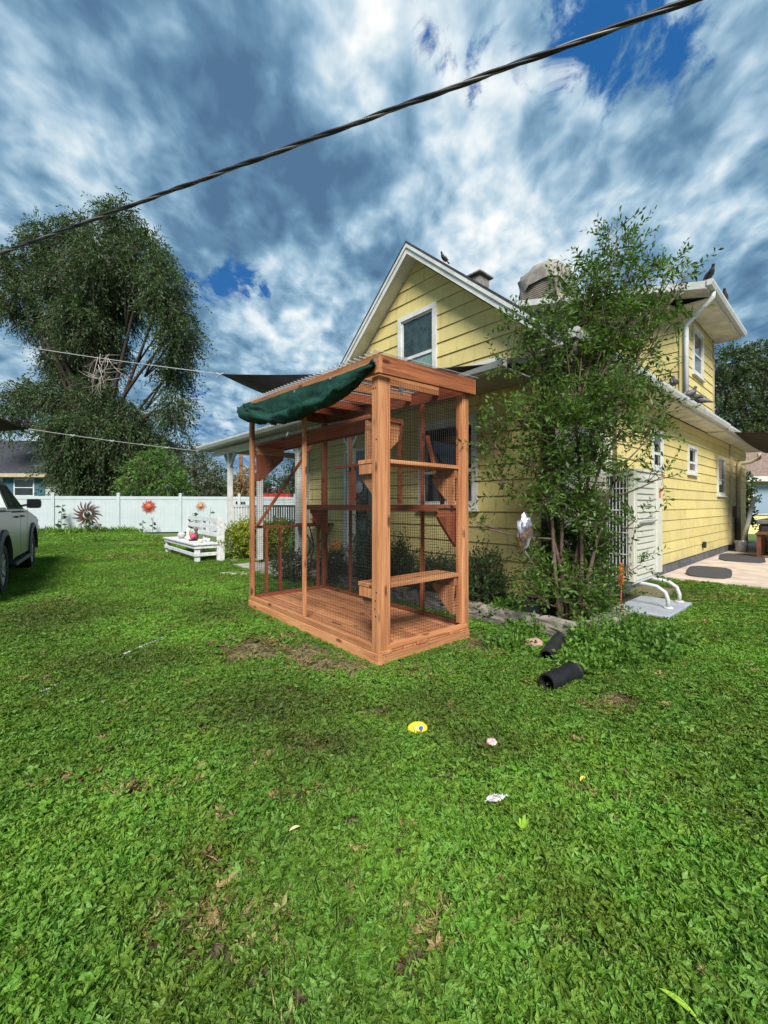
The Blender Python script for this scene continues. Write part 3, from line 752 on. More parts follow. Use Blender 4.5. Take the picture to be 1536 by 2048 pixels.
# ------------------------------------------------------------------ patio, mats, hot tub, things by the right wall
def hslab(name, x0, x1, y0, y1, z0, z1, m, kind='structure'):
    o = MB().box(x0, x1, y0, y1, z0, z1).build(name, m, None, bevel=.006); o.matrix_world = HM.copy(); return tag(o, kind=kind)
hslab('patio_slab', 4.15, 17, -7.5, -.01, -.05, .065, PATIO)
def mat_obj(label, c, sx, sy, seed):
    rnd = random.Random(seed); v = []; n = 20
    for i in range(n):
        a = 2 * PI * i / n; sq = min(1 / max(1e-6, abs(math.cos(a))), 1 / max(1e-6, abs(math.sin(a)))) ** .7
        v.append((sx * math.cos(a) * sq * (1 + .04 * rnd.random()), sy * math.sin(a) * sq * (1 + .05 * rnd.random())))
    mb = MB().prism(v, 0, .014, lambda a, b_, t: Vector((a, b_, t + .006 * math.sin(a * 6) * (t > 0))))
    o = mb.build('rubber_mat', mat('mat_rubber', (.055, .055, .06), .85, vary=.3, nscale=30, bump=.4, bscale=60), None)
    o.location = hw(*c, .067); o.rotation_euler = (0, 0, HA + .15)
    return tag(o, label, 'mat', 'rubber mats on the patio')
mat_obj('dark curled rubber mat on the patio edge nearest the heat pump', (5.35, -.52), .85, .34, 1)
mat_obj('dark rubber mat lying farther along the yellow house foundation', (8.6, -.55), 1.0, .42, 2)
tub = thing('hot_tub', 'dark square hot tub with grey lid at the end of the patio', 'hot tub', hw(11.05, -1.75, .066), HA)
TUBM = mat('tub_side', (.03, .032, .034), .5, vary=.3)
bx('shell', TUBM, tub, -1.05, 1.05, -1.05, 1.05, 0, .78, .03)
for i in range(8): bx('side_panel', TUBM, tub, -1.075, -1.052, -1.0 + i * .25, -1.0 + i * .25 + .24, .05, .72)
bx('lid', mat('tub_lid', (.16, .16, .165), .6, vary=.2), tub, -1.1, 1.1, -1.1, 1.1, .782, .90, .02)
st = thing('wooden_step', 'brown wooden step box with white slatted side beside the hot tub', 'step', hw(9.45, -1.15, .066), HA)
BR = mat('brown_stained_wood', (.13, .05, .028), .6, vary=.3, nscale=9)
bx('top_board', BR, st, -.42, .42, -.52, .40, .56, .60, .004)
for (a, b_) in ((-.38, -.48), (.30, -.48), (-.38, .30), (.30, .30)): bx('leg', BR, st, a, a + .08, b_, b_ + .08, 0, .559)
for i in range(5): bx('slat', WHITEP, st, -.43, -.405, -.40, .16, .06 + i * .09, .06 + i * .09 + .05)
pc = thing('galvanised_can', 'small galvanised can holding pipes beside the yellow wall', 'can', hw(10.35, -.30, .066), HA)
MB().lathe([(0, 0), (.13, 0), (.15, .30), (.155, .31), (.14, .31), (.12, .02)], 16).build('body', GALV, pc, True)
pp = thing('white_pipe', 'white plastic pipe leaning in the galvanised can', 'pipe', hw(10.35, -.30, .1), HA); MB().tube([(0, 0, 0), (.35, -.22, 1.45)], .055, 10).build('tube', METALW, pp, True)
mt = thing('utility_box', 'brown utility box on a conduit fixed to the yellow wall', 'box', hw(10.95, 0, 0), HA)
bx('box', mat('brown_box', (.10, .06, .04), .6), mt, -.12, .12, -.14, -.04, 1.0, 1.32, .006); MB().tube([(0, -.09, 1.0), (0, -.09, .1)], .02, 8).build('conduit', DMETAL, mt)

# heat pump on its stand
hp = thing('heat_pump', 'tall beige two fan heat pump with slotted side grille beside the tree', 'heat pump', hw(1.02, -.59, .40), HA)
HPM = mat('heat_pump_casing', (.56, .55, .48), .45, vary=.08); HPD = mat('coil_dark', (.02, .025, .03), .6, metal=.2)
W_, D_, H_ = 1.07, .33, 1.40
bx('casing', HPM, hp, .012, W_, .012, D_, 0, H_ - .03, .008)
bx('lid', HPM, hp, -.004, W_ + .012, -.006, D_ + .01, H_ - .029, H_, .006)
bx('corner_panel', HPM, hp, -.006, .07, -.006, .07, 0, H_ - .031, .008)
bx('coil', HPD, hp, .006, .0115, .075, D_ - .03, .06, H_ - .08)
for i in range(6): bx('grille_bar', METALW, hp, -.010, .004, .078 + i * .040, .086 + i * .040, .05, H_ - .07)
for z in (.05, .33, .60, .88, 1.15, H_ - .085): bx('grille_rail', METALW, hp, -.012, .005, .072, D_ - .02, z, z + .014)
for i in range(16): bx('front_louver', HPM, hp, .14, .78, -.010, .0115, .08 + i * .078, .08 + i * .078 + .060, .003)
bx('side_cover', HPM, hp, .82, W_ - .01, -.022, .0115, .02, H_ - .05, .008)
hd = MB().tube([(.16, -.012, .74), (.16, -.05, .76), (.74, -.05, .76), (.74, -.012, .74)], .012, 6); hd.build('handle', METALW, hp)
bx('warning_label', mat('orange_label', (.65, .12, .04), .5), hp, .90, .98, -.0245, -.0225, 1.05, 1.18)
bx('base_rail', METALW, hp, .02, W_ - .02, .02, .06, -.03, -.001)
stn = thing('pump_stand', 'pair of curved white steel tubes carrying the heat pump above the grey pad', 'stand', hw(0, 0, 0), HA)
for x_ in (1.36, 1.86):
    MB().tube([(x_, -.26, .345), (x_, -.62, .345), (x_, -.74, .33), (x_, -.83, .27), (x_, -.86, .18), (x_, -.86, .095)], .024, 10).build('tube', METALW, stn, True)
    MB().tube([(x_, -.26, .345), (x_, -.20, .30), (x_, -.18, .05)], .02, 8).build('rear_leg', METALW, stn, True)
    MB().lathe([(0, .10), (.05, .10), (.055, .09), (.055, .082)], 12, Matrix.Translation((x_, -.86, 0))).build('foot', METALW, stn)
pd = thing('equipment_pad', 'grey blue plastic equipment pad on the ground under the stand feet', 'pad', hw(0, 0, 0), HA)
bx('slab', mat('pad_plastic', (.30, .33, .38), .5, vary=.15), pd, .92, 1.96, -.98, -.38, .0, .08, .012)
oc = thing('extension_cord', 'bundle of orange extension cord hanging beside the heat pump', 'cord', hw(.86, -.50, 0), HA)
mb = MB()
for k in range(7):
    ph = k * .9; w = .030 + .006 * math.sin(k * 2.3); L = .26 + .03 * math.sin(k * 1.7)
    mb.tube([(w * math.cos(2 * PI * i / 14) + .018 * math.sin(ph), .02 * math.sin(2 * PI * i / 14 + ph), .50 + L * math.sin(2 * PI * i / 14) * .5 + .01 * math.cos(ph)) for i in range(15)], .0065, 6)
mb.tube([(0, 0, .36), (.02, .01, .2), (-.02, .02, .12), (.05, -.03, .05)], .0065, 6)
mb.build('coil', mat('orange_rubber', (.62, .09, .02), .45), oc, True)

# foil balloon caught on the tree
fb = thing('foil_balloon', 'crumpled silver and purple foil balloon caught between the tree and wall', 'balloon', at(1050, 1062, 4.22), .5); fb.scale = (1.1, 1.1, 1.0)
fm = bpy.data.materials.new('foil'); fm.use_nodes = True; T = NT(fm.node_tree); b = fm.node_tree.nodes['Principled BSDF']
tc = T.n('ShaderNodeTexCoord'); T.l(T.ramp(T.noise(tc.outputs['Object'], 6, 3, .6), [(.42, (.55, .55, .60)), (.56, (.16, .11, .17)), (.66, (.50, .30, .08)), (.7, (.5, .48, .55))]), b.inputs['Base Color'])
b.inputs['Metallic'].default_value = .75; b.inputs['Roughness'].default_value = .28
bm = bmesh.new(); bmesh.ops.create_icosphere(bm, subdivisions=3, radius=1)
from mathutils import noise as MN
for v in bm.verts:
    d = MN.noise(v.co * 2.2) * .35 + MN.noise(v.co * 6) * .16
    v.co = Vector((v.co.x * .085, v.co.y * .045, v.co.z * .17)) * (1 + d)
me = bpy.data.meshes.new('balloon_skin'); bm.to_mesh(me); bm.free(); me.materials.append(fm); o = bpy.data.objects.new('balloon_skin', me); COL.objects.link(o); o.parent = fb
MB().tube([(0, 0, -.16), (.02, .01, -.22), (.06, .0, -.27)], .004, 5).build('ribbon', WHITEP, fb)

# stone edging of the planting bed
ed = thing('stone_edging', 'low edging of weathered stone blocks round the bed beside the cat enclosure', 'edging', hw(0, 0, 0), HA)
rnd = random.Random(5)
def rock(name, c, s, parent, m=STONE, rot=0, seed=0):
    bm = bmesh.new(); bmesh.ops.create_cube(bm, size=1); bmesh.ops.subdivide_edges(bm, edges=bm.edges[:], cuts=2, use_grid_fill=True)
    for v in bm.verts:
        q = v.co.normalized() * .62; v.co = v.co.lerp(q, .22); v.co += Vector((MN.noise(v.co * 3 + Vector((seed, 0, 0))), MN.noise(v.co * 3 + Vector((0, seed, 0))), MN.noise(v.co * 3 + Vector((0, 0, seed))))) * .13
        v.co = Vector((v.co.x * s[0], v.co.y * s[1], v.co.z * s[2]))
    me = bpy.data.meshes.new(name); bm.to_mesh(me); bm.free(); me.materials.append(m)
    o = bpy.data.objects.new(name, me); COL.objects.link(o); o.parent = parent; o.location = c; o.rotation_euler = (rnd.uniform(-.04, .04), rnd.uniform(-.04, .04), rot); return o
y = -.62; k = 0
while y < 3.6:
    L = rnd.uniform(.26, .42)
    for lv in range(2):
        rock('stone', (-.62 + rnd.uniform(-.02, .02) + .02 * lv, y + L / 2 + lv * .05, .055 + lv * .095), (.17, L - .015, .098), ed, seed=k); k += 1
    y += L
x = -.5
while x < .35:
    L = rnd.uniform(.24, .36)
    for lv in range(2): rock('stone', (x + L / 2, -.66 + rnd.uniform(-.02, .02), .05 + lv * .09), (L - .015, .16, .092), ed, seed=k); k += 1
    x += L
pr_ = rock('pink_rock', gp(1068, 1290, .04), (.13, .09, .10), None, mat('pink_stone', (.50, .30, .26), .9, vary=.35, nscale=14, bump=.5), .4, 77)
tag(pr_, 'small pinkish rock half buried in weeds by the bed edging', 'rock')

# corrugated drain pipes
def drain(name, label, p0, p1, r):
    t = thing(name, label, 'pipe', p0, 0, 'black corrugated drain pipes in the grass')
    d = (p1 - p0); L = d.length; q = d.to_track_quat('Z', 'Y').to_matrix().to_4x4()
    prof = []; n = int(L / .018)
    for i in range(n):
        z = i * .018; prof += [(r, z), (r, z + .0085), (r * .88, z + .0105), (r * .88, z + .016)]
    inner = [(r * .80, L), (r * .80, 0)]
    MB().lathe(inner[::-1] and [(r * .80, L)] + [(r * .80, 0), (r, 0)] + prof[1:] + [(r, L), (r * .8, L)], 24, q).build('tube', BLACKP, t, False)
drain('drain_pipe', 'short thick black corrugated pipe lying open end towards the camera', gp(1093, 1366, .07), gp(1150, 1342, .07), .067)
drain('drain_pipe', 'thinner black corrugated pipe half hidden in the weeds beside the edging', gp(1093, 1314, .070), gp(1120, 1276, .085), .060)

# ------------------------------------------------------------------ shade sails, ropes, cable
def sail(name, label, pts, m, sag=.12, n=14):
    """concave-edged cloth over a 3- or 4-point outline"""
    t = thing(name, label, 'shade sail', sum(pts, Vector()) / len(pts)); o = t.location.copy()
    P = [p - o for p in pts]
    if len(P) == 3: P = [P[0], P[1], P[2], P[2]]
    vs = []; fs = []
    for i in range(n + 1):
        for j in range(n + 1):
            a, b_ = i / n, j / n
            p = (P[0] * (1 - a) + P[1] * a) * (1 - b_) + (P[3] * (1 - a) + P[2] * a) * b_
            p.z -= sag * 4 * (a * (1 - a) * .5 + b_ * (1 - b_) * .5)
            vs.append(p)
    for i in range(n):
        for j in range(n):
            k = i * (n + 1) + j; fs.append((k, k + 1, k + n + 2, k + n + 1))
    o2 = mesh_obj('cloth', vs, fs, m, t, True)
    md = o2.modifiers.new('thick', 'SOLIDIFY'); md.thickness = .003
    return t
S1 = at(440, 748, 6.0); S2 = hw(-.86, .25, 2.86); S3 = hw(-.86, 3.55, 2.90)
sail('shade_sail', 'dark grey triangular shade sail stretched from the eave behind the enclosure roof', [S1, S2, S3], SAILM, .10)
def rope(name, label, pts, r, knots=()):
    t = thing(name, label, 'rope', pts[0]); q = [p - pts[0] for p in pts]
    MB().tube(q, r, 6).build('cord', ROPE, t, True)
    for f in knots:
        i = int(f * (len(q) - 1)); p = q[i]; mb = MB()
        mb.tube([p + Vector((-.05, 0, .012)), p + Vector((0, 0, -.012)), p + Vector((.05, 0, .01))], r * 2.2, 6); mb.tube([p, p + Vector((-.06, .01, -.05))], r, 5); mb.build('knot', ROPE, t)
    return t
def sagline(a, b_, s, n=24): return [a.lerp(b_, i / n) - Vector((0, 0, s * 4 * (i / n) * (1 - i / n))) for i in range(n + 1)]
rope('sail_rope', 'pale rope tied to the tip of the grey shade sail running up to the left', sagline(S1, at(-420, 600, 9.5), .12), .0055, (0.02,))
tip = at(58, 858, 9.0)
rope('sail_rope', 'knotted white rope from the porch roof corner to the dark sail at the left', sagline(hw(-.68, 9.4, 2.80), tip, .03), .008, (.25, .62, .8))
sail('shade_sail', 'tip of a dark shade sail entering at the left above the pickup', [tip, at(-330, 700, 7.5), at(-260, 880, 11)], SAILB, .03)
sail('shade_sail', 'dark brown shade sail spanning from the right eave over the patio', [hw(8.2, -.47, 3.08), hw(9.6, -4.2, 2.9), hw(16.5, -4.6, 3.0), hw(13.1, -.5, 2.98)], SAILB, .12)
# twisted service cable
A_, B_ = at(1383, 0, 2.4), at(0, 507, 4.9); dA = (A_ - B_); A2 = A_ + dA * .55; B2 = B_ - dA * 1.6
cb = thing('power_cable', 'thick twisted overhead power cable crossing the sky above the yard', 'cable', B2)
L = (A2 - B2).length; ax = (A2 - B2).normalized(); xx = ax.cross(Vector((0, 0, 1))).normalized(); yy = ax.cross(xx)
for k, (r, m, nm) in enumerate(((.0118, BLACKP, 'insulated_wire'), (.0118, BLACKP, 'insulated_wire'), (.0072, mat('bare_wire', (.20, .19, .18), .5, metal=.5), 'bare_wire'))):
    pts = []
    for i in range(520):
        s = L * i / 519; a = s / .75 * 2 * PI + k * 2 * PI / 3
        pts.append(ax * s + (xx * math.cos(a) + yy * math.sin(a)) * .0080 - Vector((0, 0, .10 * 4 * (s / L) * (1 - s / L) * 0)))
    MB().tube(pts, r, 6).build(nm, m, cb, True)

# ------------------------------------------------------------------ neighbour houses
nh = thing('neighbour_house', 'white sided neighbour house with dark shingle roof and blue shutters beyond the fence', 'house', (-29.5, 26, 0), R(6))
bx('wall', mat('vinyl_siding', (.56, .56, .54), .5, vary=.1), nh, -8, 10.4, 0, 7, 0, 3.36)
mb = MB()
for i in range(17): mb.box(-8.02, 10.42, -.03, -.001, .1 + i * .19, .1 + i * .19 + .175)
mb.build('siding', MATS['vinyl_siding'], nh)['kind'] = 'stuff'
mb = MB(); mb.prism([(-.5, 3.28), (3.6, 5.9), (7.6, 3.28), (7.6, 3.12), (3.6, 5.74), (-.5, 3.12)], -8.5, 10.9, lambda a, z, t: Vector((t, a, z))); mb.build('roof', SHING, nh)
bx('fascia', BEIGE, nh, -8.5, 10.9, -.56, -.505, 3.08, 3.30)
BLUE = mat('blue_shutter', (.035, .11, .16), .6, vary=.2)
for x_ in (6.95, 4.0):
    f = bx('window', TRIM, nh, x_ - .6, x_ + .6, -.08, -.031, 1.9, 3.0); bx('pane', GLASS, f, x_ - .52, x_ + .52, -.095, -.081, 1.98, 2.42); bx('pane', GLASS, f, x_ - .52, x_ + .52, -.095, -.081, 2.48, 2.92)
    for s in (-1, 1): bx('shutter', BLUE, nh, x_ + s * .92 - .3, x_ + s * .92 + .3, -.085, -.031, 1.85, 3.02)
gh = thing('garage', 'yellow walled outbuilding with reddish shingle roof at the far right', 'garage', at(1495, 1010, 19.5) * 1, R(-6))
gh.location.z = 0
bx('wall', mat('pale_yellow_wall', (.62, .56, .26), .7, vary=.1), gh, .3, 9, .4, 7, 0, 2.7)
mb = MB(); mb.prism([(-.1, 2.62), (3.6, 5.2), (7.6, 2.62), (7.6, 2.45), (3.6, 5.0), (-.1, 2.45)], -.1, 9.5, lambda a, z, t: Vector((t + max(0, (a + .1)) * .12, a, z))); mb.build('roof', SHINGR, gh)
bx('fascia', TRIM, gh, -.1, 9.5, -.14, -.101, 2.43, 2.66)
f = bx('window', TRIM, gh, .45, 1.25, .34, .399, .9, 2.3); bx('pane', mat('sky_glass', (.22, .30, .38), .08, spec=.9), f, .52, 1.18, .32, .339, .98, 2.22)

# ------------------------------------------------------------------ white vinyl fence with sun ornaments
F0 = Vector((-15.1, 19.4, 0)); FD = Vector((5.31, 1.1, 0)).normalized(); FS = 2.7; FA = math.atan2(FD.y, FD.x)
fen = thing('vinyl_fence', 'long white vinyl privacy fence closing the back of the lawn', 'fence', F0, FA)
p0 = b0_ = None
for i in range(-4, 8):
    if p0 is None:
        p0 = bx('post', VINYL, fen, -.065, .065, -.065, .065, 0, 1.86, .006); p0.location.x = i * FS
        cp = MB(); cp.prism([(-.08, -.08), (.08, -.08), (.08, .08), (-.08, .08)], 1.861, 1.885, lambda a, b_, t: Vector((a, b_, t))); cp.lathe([(.10, 1.886), (.0, 1.93)], 4, Matrix.Rotation(PI / 4, 4, 'Z')); cp.build('cap', VINYL, p0)
        pn = MB(); pn.box(.068, FS - .068, -.028, .028, 1.62, 1.76); pn.box(.068, FS - .068, -.028, .028, .06, .20)
        b0_ = pn.build('rail_pair', VINYL, fen); b0_.location.x = i * FS
        pn = MB(); w = (FS - .14) / 16
        for k in range(16): pn.box(.07 + k * w, .07 + (k + 1) * w - .002, -.012, .012, .2, 1.62)
        b1_ = pn.build('board_panel', VINYL, fen); b1_.location.x = i * FS
    else:
        copy_tree(p0, fen).location.x = i * FS
        if i < 7:
            for q_ in (b0_, b1_):
                c = q_.copy(); COL.objects.link(c); c.location.x = i * FS
def fence_pt(px, py, off=.06):
    k = (px - CX) / F; t = (k * F0.y - F0.x) / (FD.x - k * FD.y); p = F0 + FD * t
    n = Vector((FD.y, -FD.x, 0)); p = p + n * off; return Vector((p.x, p.y, H + (CY - py) / F * p.y))
def sun_art(px, py, rpx, rays, m1, m2, label, curl=.35):
    rpx *= 1.12; c = fence_pt(px, py); t = thing('sun_ornament', label, 'wall ornament', c, FA, 'metal sun faces on the white fence'); Rr = rpx / F * c.y
    for i in range(rays):
        a0 = 2 * PI * i / rays; k = 1 if i % 2 == 0 else .8; pts = []; n = 7; L_ = []; Rg = []
        for j in range(n + 1):
            s = j / n; r = Rr * (.30 + (.70 * k) * s); a = a0 + curl * math.sin(s * 4.5) * .28; w = Rr * (.05 if rays != 20 else .07) * (1 - s) ** .6 + .004
            d = Vector((math.cos(a), 0, math.sin(a))); q = Vector((-math.sin(a), 0, math.cos(a)))
            L_.append(d * r + q * w); Rg.append(d * r - q * w)
        v = [p + Vector((0, -.004 - .02 * 0, 0)) for p in L_ + Rg]; v2 = [p + Vector((0, .006, 0)) for p in v]
        fs = [(j, j + 1, n + 2 + j, n + 1 + j) for j in range(n)] + [(2 * n + 2 + j, 3 * n + 3 + j, 3 * n + 4 + j, 2 * n + 3 + j) for j in range(n)]
        mesh_obj('ray', v + v2, fs, m1, t)
    fr = .32 if rays == 12 else (.44 if rays == 20 else .2)
    MB().lathe([(0, -.06), (Rr * fr * .5, -.052), (Rr * fr * .9, -.025), (Rr * fr, 0), (Rr * fr, .01)], 20, Matrix.Rotation(-PI / 2, 4, 'X') @ Matrix.Scale(-1, 4, (0, 0, 1)) if False else Matrix.Rotation(PI / 2, 4, 'X') @ Matrix.Scale(-1, 4, (0, 0, 1))).build('face', m2, t, True)
sun_art(175, 1028, 25, 18, mat('rust_metal', (.12, .045, .025), .5, metal=.4, vary=.5, nscale=20), mat('dark_bronze', (.05, .05, .04), .4, metal=.5), 'largest dark rust metal sun with wavy rays on the white fence')
sun_art(298, 1013, 13, 20, mat('red_metal', (.34, .035, .02), .5, vary=.4, nscale=20), mat('red_orange_metal', (.42, .08, .03), .5), 'red metal sun with orange face in the middle of the white fence', .15)
sun_art(402, 1012, 10, 12, mat('copper_metal', (.40, .18, .09), .5, vary=.4, nscale=20), mat('yellow_orange_metal', (.55, .22, .04), .5), 'smallest pale copper sun ornament near the porch corner', .3)
sg = thing('fence_sign', 'small dark lettered plaque on the white fence seen over the porch railing', 'sign', fence_pt(481, 1005, .05), FA)
for i, (x_, w_, h_) in enumerate(((-.22, .07, .09), (-.13, .05, .07), (-.06, .05, .10), (.01, .06, .07), (.09, .05, .08), (.16, .07, .07))): bx('letter_shape', DMETAL, sg, x_, x_ + w_, -.01, .0, -.03, -.03 + h_)
bx('bar', DMETAL, sg, -.24, .25, -.008, .002, -.06, -.035)

# things beyond the fence
up = thing('utility_pole', 'brown wooden utility pole rising behind the porch roof', 'pole', (at(482, 1010, 34).x, 34, 0)); MB().tube([(0, 0, 0), (0, 0, 6.2)], [.17, .13], 10).build('shaft', mat('pole_wood', (.26, .12, .055), .9, vary=.3), up, True)
bx('crossarm', MATS['pole_wood'], up, -.9, .9, -.06, .06, 5.6, 5.75)
rt = thing('red_trailer', 'bright red slatted trailer parked beyond the white fence', 'trailer', at(555, 1010, 23.5) * 1, R(8)); rt.location.z = 0
RED = mat('red_paint', (.55, .015, .015), .4)
bx('bed', RED, rt, -.75, .75, -.6, 2.4, .55, 1.95, .02)
for i in range(6): bx('stake', mat('dark_red_wood', (.16, .035, .02), .8), rt, -.75 + i * .28, -.70 + i * .28, -.66, -.601, .9, 2.25)
for s in (-.8, .8): MB().lathe([(0, -.08), (.3, -.08), (.34, 0), (.3, .08), (0, .08)], 16, Matrix.Translation((s, .9, .34)) @ Matrix.Rotation(PI / 2, 4, 'Y')).build('wheel', RUBBER, rt, True)

# ------------------------------------------------------------------ bench with garden ornaments
BD = Vector((-.64, .768, 0)).normalized(); BA = math.atan2(-BD.x, BD.y)
BF = Vector((-4.31, 9.72, .02))                     # near front leg; local x = towards the back rest, y = along the bench
be = thing('garden_bench', 'white painted plank bench with slatted back and low front rail on the lawn', 'bench', BF, BA)
BL, BDp = 2.75, .56
def bb(n, *a): return bx(n, WHITEP, be, *a, .003)
bb('leg', -.01, .10, -.01, .08, 0, .40); bb('leg', -.01, .10, BL - .08, BL + .01, 0, .40)
bb('back_post', BDp - .09, BDp + .09, -.035, .0, 0, 1.03); bb('back_post', BDp - .02, BDp + .09, BL, BL + .04, 0, 1.03); bb('back_post', BDp + .03, BDp + .07, BL / 2 - .05, BL / 2 + .05, 0, 1.0)
bb('front_apron', -.035, -.011, -.02, BL + .02, .325, .40); bb('side_apron', -.034, BDp - .09, -.036, -.0111, .325, .40); bb('front_rail', -.035, -.011, -.02, BL + .02, .15, .23); bb('side_rail', -.034, BDp - .09, -.036, -.0111, .15, .23)
for i in range(4): bb('seat_plank', -.06 + i * .145, -.06 + i * .145 + .135, -.06, BL + .04, .402, .437)
for z in (.56, .74, .92): bb('back_slat', BDp, BDp + .025, .001, BL - .001, z, z + .105)
bmx = Matrix.Translation(BF) @ Matrix.Rotation(BA, 4, 'Z')
def on_bench(x, y): return bmx @ Vector((x, y, .438))
o = thing('stone_ball', 'grey rounded stone at the far end of the white bench', 'stone', on_bench(.2, 1.95)); MB().lathe([(0, 0), (.06, .01), (.10, .06), (.10, .12), (.06, .17), (0, .18)], 14).build('stone', mat('grey_stone', (.4, .4, .4), .9), o, True)
o = thing('angel_figurine', 'cream figurine standing on the white bench left of the pink ball', 'figurine', on_bench(.22, 1.35))
CRM = mat('cream_plaster', (.62, .60, .42), .7)
MB().lathe([(0, 0), (.09, .0), (.08, .06), (.05, .13), (.055, .18), (.03, .21), (.045, .25), (.04, .29), (0, .31)], 14).build('body', CRM, o, True)
for s in (-1, 1): mesh_obj('wing', [(.03, s * .02, .1), (.05, s * .11, .14), (.05, s * .12, .24), (.03, s * .03, .2), (.045, s * .02, .1), (.06, s * .11, .14), (.06, s * .12, .24), (.045, s * .03, .2)], [(0, 1, 2, 3), (7, 6, 5, 4), (0, 4, 5, 1), (1, 5, 6, 2), (2, 6, 7, 3), (3, 7, 4, 0)], CRM, o)
o = thing('dark_figurine', 'little dark brown figurine behind the cream one on the bench', 'figurine', on_bench(.36, 1.22)); MB().lathe([(0, 0), (.05, .0), (.06, .12), (.03, .2), (.05, .26), (.03, .31), (0, .32)], 12).build('body', mat('brown_glaze', (.10, .06, .05), .5), o, True)
o = thing('pink_ball', 'pink round ball ornament sitting on a dark saucer on the bench', 'ball', on_bench(.22, .98)); MB().lathe([(.0, .03)] + [(.075 * math.sin(PI * i / 10), .105 - .075 * math.cos(PI * i / 10)) for i in range(1, 10)] + [(0, .18)], 16).build('ball', mat('pink_glaze', (.62, .05, .14), .4, vary=.3, nscale=20), o, True); MB().lathe([(0, 0), (.09, 0), (.11, .03), (.04, .032), (0, .03)], 14).build('saucer', DMETAL, o, True)
for i, (x_, y_, s_, lab) in enumerate(((.42, .72, 1, 'small white cup on the bench left of its two neighbours'), (.42, .58, .8, 'small grey cup on the bench between two white ones'), (.42, .44, .9, 'small pale cup on the bench right of the grey one'), (.20, .32, 1.1, 'round cream pot at the near right end of the bench'))):
    o = thing('small_cup', lab, 'cup', on_bench(x_, y_), 0, 'small cups on the bench'); MB().lathe([(0, 0), (.04 * s_, 0), (.055 * s_, .04), (.045 * s_, .08), (.035 * s_, .08), (.04 * s_, .02)], 12).build('cup', CRM if i == 3 else (mat('grey_stone', (.4, .4, .4)) if i == 1 else WHITEP), o, True)

# ------------------------------------------------------------------ silver pickup
TR = R(33.6); truck = thing('pickup_truck', 'silver pickup truck with black trim parked on the lawn at the left edge', 'pickup', (-6.50, 5.90, 0), TR)
PAINT = mat('silver_green_paint', (.085, .105, .105), .3, metal=.5, spec=.6, vary=.06, nscale=2)
def arch(cy, n=12, r=.50, a0=PI, a1=0): return [(cy + r * math.cos(a0 + (a1 - a0) * i / n), .40 + r * math.sin(a0 + (a1 - a0) * i / n)) for i in range(n + 1)]
prof_ = [(-1.25, .55), (-.62, .50)] + arch(0) + [(.60, .46), (2.58, .44)] + arch(3.2) + [(3.75, .5), (4.10, .52), (4.20, .70), (4.16, 1.02), (3.95, 1.14), (3.1, 1.24), (2.45, 1.28), (.70, 1.29), (.62, 1.31), (-1.22, 1.31), (-1.27, 1.2)]
mb = MB().prism(prof_, -.92, .92, lambda a, z, t: Vector((t, a, z))); body_ = mb.build('body', PAINT, truck)
bm = bmesh.new(); bm.from_mesh(body_.data); bmesh.ops.recalc_face_normals(bm, faces=bm.faces[:])
ed_ = [e for e in bm.edges if abs(abs(e.verts[0].co.x) - .92) < .01 and abs(e.verts[0].co.x - e.verts[1].co.x) < .01 and min(e.verts[0].co.z, e.verts[1].co.z) > .95]
bmesh.ops.bevel(bm, geom=ed_, offset=.07, segments=3, affect='EDGES', clamp_overlap=True); bm.to_mesh(body_.data); bm.free()
body_.data.polygons.foreach_set('use_smooth', [False] * len(body_.data.polygons))
cabp = [(.70, 1.28, .86), (2.52, 1.27, .86), (1.78, 1.74, .68), (1.60, 1.78, .66), (1.05, 1.78, .66), (.88, 1.74, .68)]
vs = [Vector((w, y_, z)) for y_, z, w in cabp] + [Vector((-w, y_, z)) for y_, z, w in cabp]
n_ = len(cabp); fs = [tuple(range(n_)), tuple(range(n_, 2 * n_))[::-1]] + [(i, (i + 1) % n_, n_ + (i + 1) % n_, n_ + i) for i in range(n_)]
cabin = mesh_obj('cab', vs, fs, PAINT, truck)
TINT = mat('tinted_glass', (.010, .012, .014), .25, spec=.12)
def sidepane(pts, m=TINT, off=.012, name='side_window'):
    for s in (1, -1):
        def xw(z): return .86 - (z - 1.28) / (1.74 - 1.28) * .18
        v = [Vector((s * (xw(z) + off), y_, z)) for y_, z in pts] + [Vector((s * (xw(z) - .01), y_, z)) for y_, z in pts]; k = len(pts)
        mesh_obj(name, v, [tuple(range(k)), tuple(range(k, 2 * k))[::-1]] + [(i, (i + 1) % k, k + (i + 1) % k, k + i) for i in range(k)], m, cabin)
sidepane([(1.62, 1.31), (2.34, 1.31), (1.76, 1.69), (1.62, 1.70)]); sidepane([(.95, 1.31), (1.54, 1.31), (1.54, 1.70), (1.02, 1.70)]); sidepane([(.76, 1.31), (.90, 1.31), (.97, 1.70), (.90, 1.68)])
mesh_obj('windshield', [(-.80, 2.46, 1.315), (.80, 2.46, 1.315), (.64, 1.84, 1.71), (-.64, 1.84, 1.71)], [(0, 1, 2, 3)], TINT, cabin).location = (0, .012, .012)
